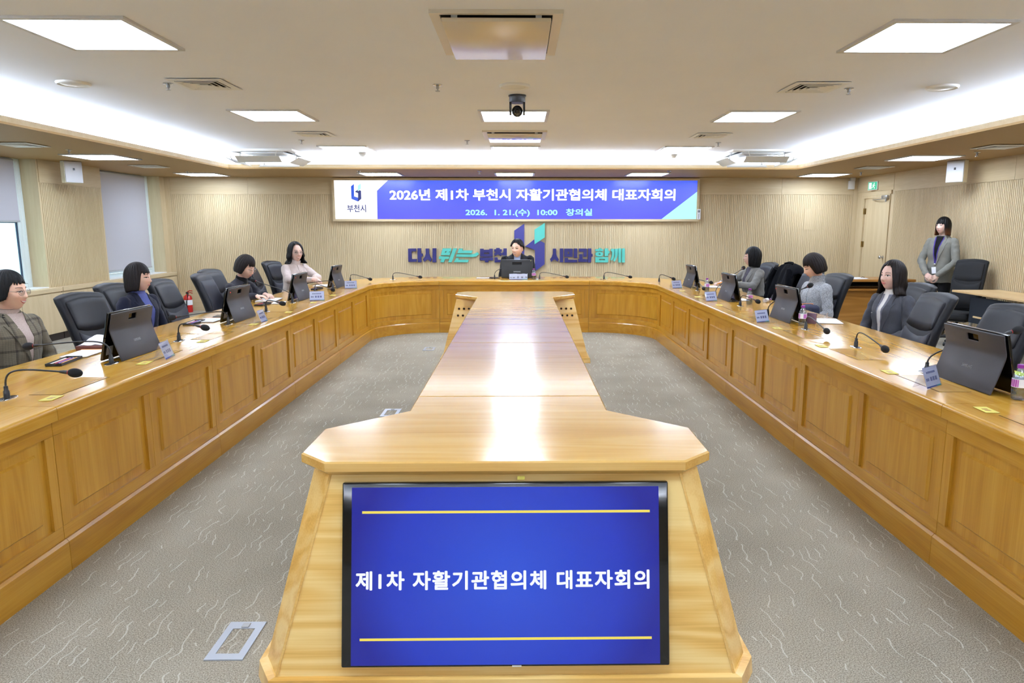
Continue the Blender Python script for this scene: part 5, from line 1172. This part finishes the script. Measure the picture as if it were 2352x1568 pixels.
def p8(root, s, up, onj, patch, jo):
    for e in (-1, 1):
        iw = lambda i: 0.050 * (1 - (0.05 + 0.9 * i / 12)) ** 0.9 + 0.004
        zc = lambda i: 1.045 - 0.385 * (0.05 + 0.9 * i / 12)
        patch('cardigan', [[(e * (iw(i) * (0.28 + 0.8 * k) + 0.001), zc(i)) for k in (0, 0.5, 1)] for i in range(13)], 0.0055, 'cardigan_grey', root, 0.003)
        patch('cardigan_edge', [[(e * (iw(i) * 0.28 + 0.007 * k), zc(i)) for k in (0, 1)] for i in range(13)], 0.0068, 'knit_white', root, 0.003)
    c_ = onj(0.085, 0.86, 0.011); g = MB(); g.M = Matrix.Translation(c_); obj('lapel_pin', g.rbox(-0.006, 0.006, -0.002, 0.002, -0.004, 0.004, 0.001), 'steel', jo)
person('woman in dark grey suit and white turtleneck on the right, facing the left row', 3.10, 5.66, 200, s=0.935, lean=3, hs=1.08, head=(-4, -2, 0), jacket='suit_grey', inner='knit_white', vz=0.66, hair=dict(front=0.078, side=-0.150, back=-0.160, pf=36, ps=66, vol=0.009, flare=0.16, wave=0.008, arch=0.01, seed=23), hairmat='hair_brown', mouth='open', eyes=0.8, skinm='skin_light', extra=p8)
def p9(root, s, up, onj, patch, jo):
    patch('lanyard', [[(0.052 - 0.044 * i / 14 + 0.007 * k, 1.03 - 0.36 * i / 14) for k in (-1, 1)] for i in range(15)], 0.014, 'lanyard_purple', root, 0.002)
    patch('lanyard', [[(-0.050 + 0.05 * i / 14 + 0.006 * k, 1.03 - 0.36 * i / 14) for k in (-1, 1)] for i in range(15)], 0.013, 'lanyard_purple', root, 0.002)
    c_ = onj(0.004, 0.655, 0.018); g = MB(); g.M = Matrix.Translation(c_); obj('badge_reel', g.ell((0, 0, 0), 0.016, 0.008, 0.018), 'chrome', root, 60)
    c_ = onj(0.004, 0.575, 0.020); g = MB(); g.M = Matrix.Translation(c_) @ Matrix.Rotation(radians(8), 4, 'Y'); obj('id_card', g.rbox(-0.028, 0.028, -0.002, 0.002, -0.045, 0.045, 0.0015), 'paper', root)
    for e in (-1, 1): patch('pocket_flap', [[(e * (0.045 + 0.10 * k), 0.52 - 0.035 * i / 2 + 0.01 * k) for k in (0, 0.25, 0.5, 0.75, 1)] for i in range(3)], 0.007, 'blazer_olive_grey', jo, 0.006)
person('standing woman in grey blazer with lanyard by the right wall', 5.80, 9.50, 214, s=0.98, standing=True, lean=1, head=(-14, -2, 0), hs=1.0, jacket='blazer_olive_grey', inner='knit_black', neck='crew', vz=0.66, hair=dict(front=0.026, side=-0.125, back=-0.130, pf=48, ps=70, vol=0.008, flare=0.06, seed=29), hairmat='hair_tips', eyes=0.6, skinm='skin_light', extra=p9,
       arms=[((0.235, 0.07, 0.70), (0.07, 0.225, 0.515), (-0.75, 0.5, -0.35, 0, -1, -0.2, 0.8)), ((-0.235, 0.07, 0.70), (-0.07, 0.205, 0.50), (0.7, 0.45, -0.45, 0, -1, -0.2, 0.8))])
# ------------------------------------------------------------------ things on the desks
def tablet():
    t = thing('tablet_display', '', 'display'); w_ = 0.222
    prof = [(0.0, 0.272), (0.004, 0.250), (0.011, 0.218), (0.017, 0.192), (0.0185, 0.178), (0.0155, 0.160), (0.006, 0.125), (-0.008, 0.08), (-0.036, 0.0)]
    xs = [-w_, -0.04, 0.04, w_]; vs = [(x, y, z) for y, z in prof for x in xs]; fs = []
    for i in range(len(prof) - 1):
        for k in range(3):
            if i == 1 and k == 1: continue
            fs.append((i * 4 + k, i * 4 + k + 1, (i + 1) * 4 + k + 1, (i + 1) * 4 + k))
    fp = obj('stand_cover', MB().add(vs, fs), 'tablet_shell', t, 60)
    md = fp.modifiers.new('thick', 'SOLIDIFY'); md.thickness = 0.008; md.offset = 0
    bv = fp.modifiers.new('round', 'BEVEL'); bv.width = 0.004; bv.segments = 2; bv.limit_method = 'ANGLE'
    g = MB(); g.M = Matrix.Translation((0, 0.012, 0.276)) @ Matrix.Rotation(math.atan2(0.062, 0.27), 4, 'X')
    sc = obj('screen', g.rbox(-w_ - 0.002, w_ + 0.002, -0.002, 0.013, -0.279, 0.0, 0.004, 2), 'black_gloss', t, 40)
    g = MB(); g.M = Matrix.Translation((0, 0.012, 0.276)) @ Matrix.Rotation(math.atan2(0.062, 0.27), 4, 'X'); obj('port_label', g.box(-w_ * 0.9, -w_ * 0.62, -0.003, -0.002, -0.25, -0.20), 'grey_plastic', sc)
    def f3(u, v, d): k = v; return (u, 0.013 + (-0.087) * k - 0.0045 * 0.9 - d, 0.158 * (1 - k) + 0.002)
    a = 0.42; me = fit_text('SAMSUNG', lambda u, v, d: (u, -0.008 + (v - 0.08) * 0.311 - 0.0058, v + 0.0015), -0.036, 0.036, 0.085, 0.1, 0.02)
    obj('lettering', me, 'letter_silver', fp)
    obj('status_led', MB().box(-w_ + 0.024, -w_ + 0.029, -0.005, -0.001, 0.238, 0.244), 'red_led', fp)
    return t
tb = tablet(); used = [False]; GT = 'tablet displays on folding covers'
for y, lab in ((4.11, 'largest left tablet display, in front of the woman in navy'), (5.70, 'left tablet display beside the bent-over woman'), (7.32, 'left tablet display in front of the woman in cream'), (8.81, 'farthest left tablet display by the curved desk')):
    place(tb, used, (-2.29, y, T + 0.001), lab, GT, radians(90))
for y, lab in ((8.79, 'farthest right tablet display by the curved desk'), (7.19, 'right tablet display in front of the woman in tweed'), (5.61, 'right tablet display in front of the woman in light grey knit'), (3.25, 'largest right tablet display at the picture edge')):
    place(tb, used, (2.17, y, T + 0.001), lab, GT, radians(-90))
for o_ in list(bpy.data.objects):
    if o_.name.startswith('status_led') and 'largest' in o_.parent.parent['label']: bpy.data.objects.remove(o_)
t = thing('monitor', 'black monitor seen from behind in front of the man', 'monitor', (-0.03, 10.25, T))
g = MB(); g.M = Matrix.Rotation(radians(-10), 4, 'X')
sh_ = obj('back_shell', g.rbox(-0.232, 0.232, 0.0, 0.028, 0.012, 0.285, 0.010, 3), 'black_plastic', t, 40)
g = MB(); g.M = Matrix.Rotation(radians(-10), 4, 'X'); obj('handle_recess', g.rbox(-0.07, 0.07, -0.002, 0.006, 0.205, 0.245, 0.002, 1), 'dark_void', sh_)
g = MB(); g.M = Matrix.Rotation(radians(-10), 4, 'X'); obj('handle_bar', g.rbox(-0.072, 0.072, -0.012, 0.0, 0.238, 0.25, 0.003, 2), 'black_plastic', sh_, 40)
Mm = Matrix.Rotation(radians(-10), 3, 'X'); obj('lettering', fit_text('SAMSUNG', lambda u, v, d: Mm @ Vector((u, -0.0008, v)), -0.052, 0.052, 0.095, 0.112, 0.03), 'letter_silver', sh_)
g = MB(); g.M = Matrix.Rotation(radians(-10), 4, 'X'); obj('status_led', g.box(0.2, 0.208, -0.001, 0.001, 0.262, 0.27), 'note_yellow', sh_)
obj('stand', MB().rbox(-0.14, 0.14, 0.02, 0.16, 0.0, 0.012, 0.004, 2), 'black_plastic', t, 40)

def mic(B, off, label):
    t = thing('gooseneck_microphone', label, 'microphone', (B[0], B[1], T), group='gooseneck microphones on the desks')
    h_ = Vector(off); L = h_.length
    along = Vector((0, 1)) if abs(B[0]) > 1.9 else Vector((1, 0))
    g = MB(); n = 20; ring_ = []
    a0 = math.atan2(along.y, along.x)
    for i in range(n): a = 2 * pi * i / n; q = Vector((0.058 * math.copysign(abs(cos(a)) ** 0.8, cos(a)), 0.026 * sin(a))); ring_.append((q.x * cos(a0) - q.y * sin(a0), q.x * sin(a0) + q.y * cos(a0)))
    bp = obj('base_plate', g.loft([[(x, y, 0.0005) for x, y in ring_], [(x, y, 0.003) for x, y in ring_], [(x * 0.93, y * 0.9, 0.0045) for x, y in ring_]]), 'chrome', t, 30)
    obj('talk_button', MB().lathe([(0.002, 0.0045), (0.009, 0.0045), (0.009, 0.007), (0.002, 0.0075)], 12, (-along.x * 0.036, -along.y * 0.036, 0)), 'black_plastic', bp, 40)
    obj('stem', MB().lathe([(0.002, 0.0045), (0.013, 0.0045), (0.012, 0.035), (0.009, 0.04), (0.0085, 0.058), (0.002, 0.06)], 14), 'black_plastic', t, 40)
    P0, P1, P2, P3 = Vector((0, 0, 0.055)), Vector((0, 0, max(0.125, h_.z + 0.05))), Vector((h_.x * 0.2, h_.y * 0.2, max(0.11, h_.z + 0.035))), h_
    if h_.z > 0.15: P1, P2 = Vector((0, 0, 0.13)), Vector((h_.x * 0.4, h_.y * 0.4, h_.z * 0.62))
    pts = []
    for i in range(17): k = i / 16; pts.append(P0 * (1 - k) ** 3 + P1 * 3 * k * (1 - k) ** 2 + P2 * 3 * k * k * (1 - k) + P3 * k ** 3)
    d_ = (pts[-1] - pts[-3]).normalized(); cut = [p for p in pts if (p - h_).length > 0.04]
    obj('gooseneck', MB().tube(cut + [h_ - d_ * 0.04], 0.0042, 8), 'black_plastic', t, 70)
    wd_ = obj('capsule', MB().tube([h_ - d_ * 0.062, h_ - d_ * 0.045, h_ - d_ * 0.015], [0.0055, 0.0085, 0.0085], 12), 'black_plastic', t, 50)
    obj('light_ring', MB().tube([h_ - d_ * 0.031, h_ - d_ * 0.026], 0.0095, 14), 'red_ring', wd_, 40)
    Q = d_.to_track_quat('Z', 'Y').to_matrix()
    obj('windscreen', MB().ell(h_, 0.0215, 0.0215, 0.031, Q, 16, 12), 'foam_black', t, 179)
ML, MR = -2.28, 2.14
for B, off, lab in (((ML, 3.03), (0.26, 0.08, 0.10), 'nearest left microphone, bent to the aisle at the picture edge'), ((ML, 3.83), (-0.45, 0.0, 0.10), 'left microphone stretched in front of the woman in plaid'), ((ML, 4.61), (0.18, 0.0, 0.09), 'left microphone right of the largest left tablet'), ((ML, 5.41), (-0.36, -0.15, 0.075), 'left microphone pointing at the woman in navy'),
                    ((ML, 6.23), (0.15, 0.0, 0.075), 'left microphone in front of the bent-over woman, bent to the aisle'), ((ML, 6.97), (-0.40, 0.05, 0.225), 'left microphone raised to the face of the bent-over woman'), ((-2.36, 8.02), (0.26, -0.2, 0.055), 'left microphone behind the third name card'), ((ML, 8.5), (-0.38, 0.1, 0.06), 'left microphone half hidden by the farthest left tablet'),
                    ((-2.36, 9.72), (0.31, -0.15, 0.045), 'microphone on the far left curved desk corner'), ((-1.83, 10.08), (0.41, -0.10, 0.045), 'microphone on the head desk left of the man'), ((-0.36, 10.22), (0.16, 0.22, 0.19), 'microphone rising behind the monitor of the man'), ((0.30, 10.14), (0.39, -0.16, 0.045), 'microphone on the head desk beside the bottle'), ((1.24, 10.12), (0.36, -0.16, 0.045), 'microphone on the head desk right of the man'),
                    ((1.95, 9.62), (0.19, -0.05, 0.045), 'microphone on the far right curved desk corner'), ((MR, 8.27), (0.0, -0.28, 0.05), 'right microphone bent low beside the bottle of the woman in tweed'), ((2.16, 9.03), (0.2, -0.55, 0.08), 'right microphone stretched past the farthest right tablet'), ((MR, 7.5), (0.47, 0.55, 0.285), 'right microphone raised to the woman in tweed'),
                    ((MR, 6.64), (0.1, -0.2, 0.065), 'right microphone in front of the second right bottle'), ((MR, 5.89), (0.38, 0.07, 0.255), 'right microphone raised to the woman in light grey knit'), ((MR, 5.09), (-0.03, -0.42, 0.05), 'right microphone bent to the aisle before the eyeglasses'), ((MR, 4.31), (0.0, -0.35, 0.05), 'right microphone bent to the aisle before the woman in dark grey'), ((2.13, 3.52), (0.42, -0.05, 0.235), 'right microphone rising behind the largest right tablet')):
    mic(B, off, lab)

def card(x, y, rz, label, w_=0.075, h_=0.098, txt=None):
    t = thing('name_card', label, 'name card', (x, y, T + 0.0005), rz, group='tent name cards on the desks')
    a = math.atan2(0.034, h_)
    for e in (-1, 1):
        g = MB(); g.M = Matrix.Translation((0, e * 0.034, 0)) @ Matrix.Rotation(e * a, 4, 'X'); pl_ = obj('acrylic_panel', g.box(-w_, w_, -0.0012, 0.0012, 0, h_ * 1.07), 'acrylic', t)
        if e < 0:
            g = MB(); g.M = Matrix.Translation((0, e * 0.032, 0)) @ Matrix.Rotation(e * a, 4, 'X'); ins = obj('paper_insert', g.box(-w_ + 0.003, w_ - 0.003, 0.0003, 0.0009, 0.004, h_ * 1.03), 'pale_blue_paper' if not txt else 'paper', t)
            M = g.M; g = MB(); g.M = M
            g.box(-w_ + 0.003, w_ * 0.4, -0.0008, 0.0002, 0.004, 0.010); obj('blue_stripe', g, 'ink_blue', ins)
            g = MB(); g.M = M; g.box(w_ * 0.4, w_ - 0.003, -0.0008, 0.0002, 0.004, 0.010); obj('teal_stripe', g, 'ink_teal', ins)
            if txt:
                for tx_, u0, u1, v0, v1 in txt: obj('lettering', fit_text(tx_, lambda u, v, d: M @ Vector((u, -0.0022, v)), u0, u1, v0, v1, 0.02), 'ink_dark', ins)
            else:
                g = MB(); g.M = M
                for q in range(6): g.box(-w_ * 0.6 + q * w_ * 0.2, -w_ * 0.6 + q * w_ * 0.2 + w_ * 0.15, -0.0008, 0.0002, h_ * 0.72, h_ * 0.82)
                for q in range(2): g.box(-w_ * 0.8 + q * 0.015, -w_ * 0.8 + q * 0.015 + 0.011, -0.0008, 0.0002, h_ * 0.36, h_ * 0.5)
                for q in range(3): g.box(-w_ * 0.25 + q * w_ * 0.33, -w_ * 0.25 + q * w_ * 0.33 + w_ * 0.22, -0.0008, 0.0002, h_ * 0.34, h_ * 0.54)
                obj('blurred_print', g, 'card_ink', ins)
for x, y, rz, lab in ((-2.07, 4.0, 98, 'tent name card beside the largest left tablet'), (-2.08, 5.55, 92, 'tent name card beside the second left tablet'), (-2.10, 7.2, 14, 'tent name card beside the third left tablet'), (-2.09, 8.62, 16, 'tent name card beside the farthest left tablet'),
                      (1.96, 8.62, 24, 'tent name card beside the farthest right tablet'), (1.97, 7.10, 26, 'tent name card beside the second right tablet'), (1.94, 5.50, 30, 'tent name card beside the third right tablet'), (1.96, 3.22, 36, 'tent name card beside the largest right tablet')):
    card(x, y, radians(rz), lab)
card(-0.01, 10.06, 0, 'white tent name card in front of the monitor of the man', 0.135, 0.085, [('조   용   익', -0.02, 0.125, 0.022, 0.05), ('시 장', -0.125, -0.05, 0.024, 0.042)])

def bottle(label):
    t = thing('water_bottle', label, 'bottle')
    obj('bottle_body', MB().lathe([(0.004, 0.001), (0.022, 0.0), (0.028, 0.006), (0.027, 0.012), (0.029, 0.02), (0.0275, 0.03), (0.029, 0.045), (0.0275, 0.052), (0.029, 0.06), (0.029, 0.095), (0.0275, 0.10), (0.026, 0.115), (0.016, 0.132), (0.0125, 0.137), (0.0125, 0.142), (0.004, 0.142)], 20), 'pet', t, 60)
    obj('water', MB().lathe([(0.002, 0.004), (0.0255, 0.005), (0.0265, 0.05), (0.0265, 0.098), (0.002, 0.099)], 16), 'pet', t, 60)
    lb = obj('label_sleeve', MB().lathe([(0.0292, 0.058), (0.0296, 0.058), (0.0296, 0.095), (0.0292, 0.095)], 20), 'paper', t, 60)
    g = MB(); pts = [(0.0299 * sin(a / 12), -0.0299 * cos(a / 12)) for a in range(-14, 15, 4)]; g.loft([[(x, y, 0.06) for x, y in pts], [(x, y, 0.093) for x, y in pts]], False, False); obj('label_print', g, 'label_purple', lb)
    g = MB(); pts = [(0.0299 * sin(a / 12 + 3.1), -0.0299 * cos(a / 12 + 3.1)) for a in range(-14, 15, 4)]; g.loft([[(x, y, 0.06) for x, y in pts], [(x, y, 0.093) for x, y in pts]], False, False); obj('label_print', g, 'label_purple', lb)
    obj('cap', MB().lathe([(0.003, 0.142), (0.0148, 0.142), (0.0148, 0.156), (0.013, 0.158), (0.003, 0.158)], 18), 'purple_cap', t, 40); return t
bt_ = bottle(''); used = [False]; GB = 'purple-capped water bottles'
for x, y, rz, lab in ((0.215, 10.08, 0, 'water bottle beside the monitor of the man'), (2.22, 8.15, 0.6, 'water bottle beside the farthest right tablet'), (2.27, 6.77, 0.5, 'water bottle in front of the draped coat'), (2.19, 5.28, 1.0, 'water bottle in front of the woman in light grey knit'), (2.21, 2.96, 1.3, 'water bottle at the right picture edge')):
    place(bt_, used, (x, y, T), lab, GB, rz)

def pad(px, py, w_, l_, rz, label, mat='paper', h_=0.008, band=None, n=3):
    p = at(px, py, T); t = thing('document_stack', label, 'paper', (p.x, p.y, T + 0.0005), radians(rz), group='papers on the desks')
    for k in range(n): obj('sheet', MB().box(-w_ / 2 + k * 0.003, w_ / 2 + k * 0.003, -l_ / 2 - k * 0.004, l_ / 2 - k * 0.004, k * h_ / n, (k + 0.9) * h_ / n), mat, t)
    if band: obj('binding', MB().box(-w_ / 2, w_ / 2, l_ / 2 - 0.012, l_ / 2 + 0.004, 0.0, h_ + 0.001), band, t)
    return t
pad(193, 813, 0.15, 0.24, 4, 'white notepad with orange binding in front of the woman in plaid', band='pen_orange'); pad(482, 736, 0.16, 0.24, 0, 'white notepad in front of the woman in navy', band='pen_orange')
pad(618, 690, 0.2, 0.3, 5, 'open white notebook under the hands of the bent-over woman', h_=0.014); pad(640, 696, 0.12, 0.2, 12, 'small white papers beside the open notebook'); pad(742, 656, 0.2, 0.28, 0, 'white documents in front of the woman in cream')
dp = pad(1893, 738, 0.22, 0.3, -14, 'white documents under a pair of eyeglasses'); pad(1636, 659, 0.16, 0.26, 8, 'white documents in front of the woman in tweed'); pad(1698, 689, 0.14, 0.22, 0, 'white papers behind the second right tablet'); pad(1556, 656, 0.06, 0.1, 0, 'small white slip beside the farthest right tablet')
pad(2338, 872, 0.2, 0.3, 0, 'white documents at the right picture edge'); p = at(2330, 862, T); tag(obj('highlighter_strip', MB().box(-0.03, 0.03, -0.06, 0.06, 0.009, 0.012), 'highlighter', loc=(p.x + 0.02, p.y, T)), 'yellow-green tab on the documents at the right edge', 'tab')
pad(1116, 639, 0.28, 0.14, 0, 'white papers on the head desk left of the monitor')
p = at(1900, 734, T)
t = thing('eyeglasses', 'folded pink-gold eyeglasses lying on white documents', 'eyeglasses', (p.x, p.y, T + 0.010), radians(60))
g = MB()
for e in (-1, 1): obj('rim', MB().tube([(e * 0.034 + 0.025 * cos(a * pi / 8), 0.004, 0.024 + 0.021 * sin(a * pi / 8)) for a in range(17)], 0.0016, 6, False), 'glasses_frame', t, 60); obj('temple', MB().tube([(e * 0.06, 0.004, 0.03), (e * 0.062, 0.05, 0.028), (e * 0.03, 0.10, 0.004)], 0.0016, 6), 'glasses_frame', t, 60)
obj('bridge', MB().tube([(-0.01, 0.004, 0.028), (0, 0.003, 0.032), (0.01, 0.004, 0.028)], 0.0014, 6), 'glasses_frame', t)
def tray(px, py, rz, label, pens):
    p = at(px, py, T); t = thing('pen_tray', label, 'tray', (p.x, p.y, T + 0.0005), radians(rz), group='black pen trays')
    w_, l_ = 0.042, 0.12
    obj('tray_floor', MB().rbox(-w_, w_, -l_, l_, 0, 0.004, 0.0015, 1), 'black_plastic', t)
    for a in ((-w_, -w_ + 0.004, -l_, l_), (w_ - 0.004, w_, -l_, l_), (-w_ + 0.004, w_ - 0.004, -l_, -l_ + 0.004), (-w_ + 0.004, w_ - 0.004, l_ - 0.004, l_)): obj('tray_wall', MB().box(*a, 0.004, 0.015), 'black_plastic', t)
    for k, (m_, lb) in enumerate(pens):
        pt = thing('pen', lb, 'pen', (p.x, p.y, T + 0.0095), radians(rz), group='pens in the trays'); x = -0.026 + k * 0.017
        obj('barrel', MB().tube([(x, -0.095 + 0.006 * k, 0), (x, 0.07 + 0.006 * k, 0)], 0.0045, 10), m_, pt, 50); obj('tip', MB().tube([(x, 0.07 + 0.006 * k, 0), (x, 0.085 + 0.006 * k, 0)], [0.0045, 0.001], 10), 'pen_white', pt, 50)
tray(148, 832, 8, 'black pen tray in front of the woman in plaid', [('pen_white', 'white pen in the nearest tray'), ('pen_red', 'red pen in the nearest tray'), ('pen_purple', 'purple pen in the nearest tray'), ('pen_orange', 'orange pencil in the nearest tray')])
tray(446, 742, 4, 'black pen tray beside the second left tablet', [('pen_white', 'white pen in the second tray'), ('pen_red', 'red pen in the second tray'), ('pen_purple', 'purple pen in the second tray')])
tray(604, 700, 0, 'black pen tray beside the bent-over woman', [('pen_red', 'red pen in the third tray')]); tray(728, 664, 0, 'black pen tray in front of the woman in cream', [('pen_purple', 'purple pen in the farthest tray')])
def phone(px, py, rz, label, mat='black_gloss', tilt_=0.0, z=0.0):
    p = at(px, py, T); t = thing('smartphone', label, 'phone', (p.x, p.y, T + 0.001 + z), radians(rz), group='phones on the desks')
    o = obj('phone_body', MB().rbox(-0.037, 0.037, -0.078, 0.078, 0, 0.010, 0.004, 2), mat, t, 40); s_ = obj('phone_screen', MB().box(-0.034, 0.034, -0.074, 0.074, 0.010, 0.0108), 'black_gloss', t)
    if tilt_: t.rotation_euler = (radians(tilt_), 0, radians(rz))
phone(503, 728, 10, 'dark phone lying behind the second left tablet'); phone(1024 + 112, 0 + 640, 90, 'dark phone on the papers of the man', z=0.009)
p = at(1853, 745, T); t = thing('phone_case', 'mauve phone wallet standing behind the water bottle', 'phone', (p.x + 0.06, p.y + 0.05, T), radians(-60))
obj('cover', MB().rbox(-0.04, 0.04, -0.012, 0.0, 0, 0.085, 0.004, 2), 'phone_case', t, 40); obj('inner_phone', MB().rbox(-0.037, 0.037, 0.0005, 0.009, 0.003, 0.082, 0.003, 2), 'brown_leather', t, 40)
p = at(1742, 694, T); t = thing('cosmetic_tube', 'clear tube with purple cap lying on the right desk', 'tube', (p.x + 0.08, p.y, T + 0.021), radians(50))
g = MB(); g.M = Matrix.Rotation(pi / 2, 4, 'Y'); obj('tube_body', g.lathe([(0.003, -0.09), (0.02, -0.088), (0.02, 0.07), (0.012, 0.08), (0.003, 0.08)], 16), 'acrylic', t, 50); obj('tube_label', MB().tube([(-0.04, 0, 0), (0.03, 0, 0)], 0.0203, 16), 'knit_white', t, 50)
obj('tube_cap', MB().tube([(0.08, 0, 0), (0.105, 0, 0)], 0.0125, 14), 'purple_cap', t, 40)
p = at(236, 800, T); t = thing('planner', 'brown leather planner with white papers on top', 'planner', (p.x - 0.05, p.y + 0.05, T + 0.0005), radians(10))
obj('cover', MB().rbox(-0.09, 0.09, -0.12, 0.12, 0, 0.028, 0.005, 2), 'brown_leather', t, 40); obj('page_block', MB().box(-0.083, 0.0905, -0.113, 0.113, 0.005, 0.023), 'paper', t)
g = MB(); rows = [[(-0.08 + 0.16 * i / 10, -0.1 + 0.2 * j / 10, 0.03 + 0.05 * sin(pi * i / 10) * sin(pi * j / 10) + 0.008 * noise.noise(Vector((i, j, 3)) * 0.6)) for j in range(11)] for i in range(11)]; obj('crumpled_tissue', g.loft(rows, False, False), 'paper', t, 50)
t = thing('pouch', 'navy pouch with tan strap on the lap of the woman in light grey', 'bag', (2.77, 6.60, 0.60), radians(96))
obj('bag_body', MB().rbox(-0.16, 0.16, -0.06, 0.06, 0, 0.17, 0.035, 4), 'bag_navy', t, 60); obj('strap', MB().rbox(-0.015, 0.015, -0.063, 0.063, -0.002, 0.174, 0.006, 2), 'strap_tan', t, 40)
for k, (px, py, lab) in enumerate(((118, 915, 'yellow sticker beside the nearest left microphone'), (332, 834, 'yellow sticker left of the first name card'), (466, 784, 'yellow sticker right of the third left microphone'), (583, 745, 'yellow sticker left of the second name card'), (663, 717, 'yellow sticker in front of the bent-over woman'), (720, 695, 'yellow sticker beside the third name card'), (765, 678, 'yellow sticker behind the third name card'),
                                   (2265, 942, 'yellow sticker nearest the camera on the right'), (2043, 855, 'yellow sticker left of the largest right tablet name card'), (1887, 795, 'yellow sticker below the right microphones'), (1785, 754, 'yellow sticker in front of the third right tablet'), (1652, 701, 'yellow sticker right of the second right name card'), (1602, 682, 'yellow sticker below the farthest right bottle'), (1567, 668, 'yellow sticker beside the farthest right name card'))):
    p = at(px, py, T); st_ = thing('sticker', lab, 'sticker', (p.x, p.y, T + 0.0017), radians(4 if px < 1100 else -4), group='yellow stickers on the desks')
    obj('label_sheet', MB().box(-0.028, 0.028, -0.048, 0.048, 0, 0.0012), 'note_yellow', st_)
    obj('printed_mark', MB().box(-0.012, 0.012, -0.018, -0.004, 0.0012, 0.0014).box(-0.012, 0.012, 0.004, 0.018, 0.0012, 0.0014), 'brown_desk', st_)
t = thing('pen', 'orange pen held by the woman in tweed', 'pen', (2.60, 8.86, T + 0.035), radians(20))
obj('barrel', MB().tube([(-0.07, 0, 0.0), (0.06, 0, 0.03)], 0.006, 10), 'pen_orange', t, 50); obj('tip', MB().tube([(-0.085, 0, -0.004), (-0.07, 0, 0)], [0.001, 0.006], 10), 'pen_white', t, 50)
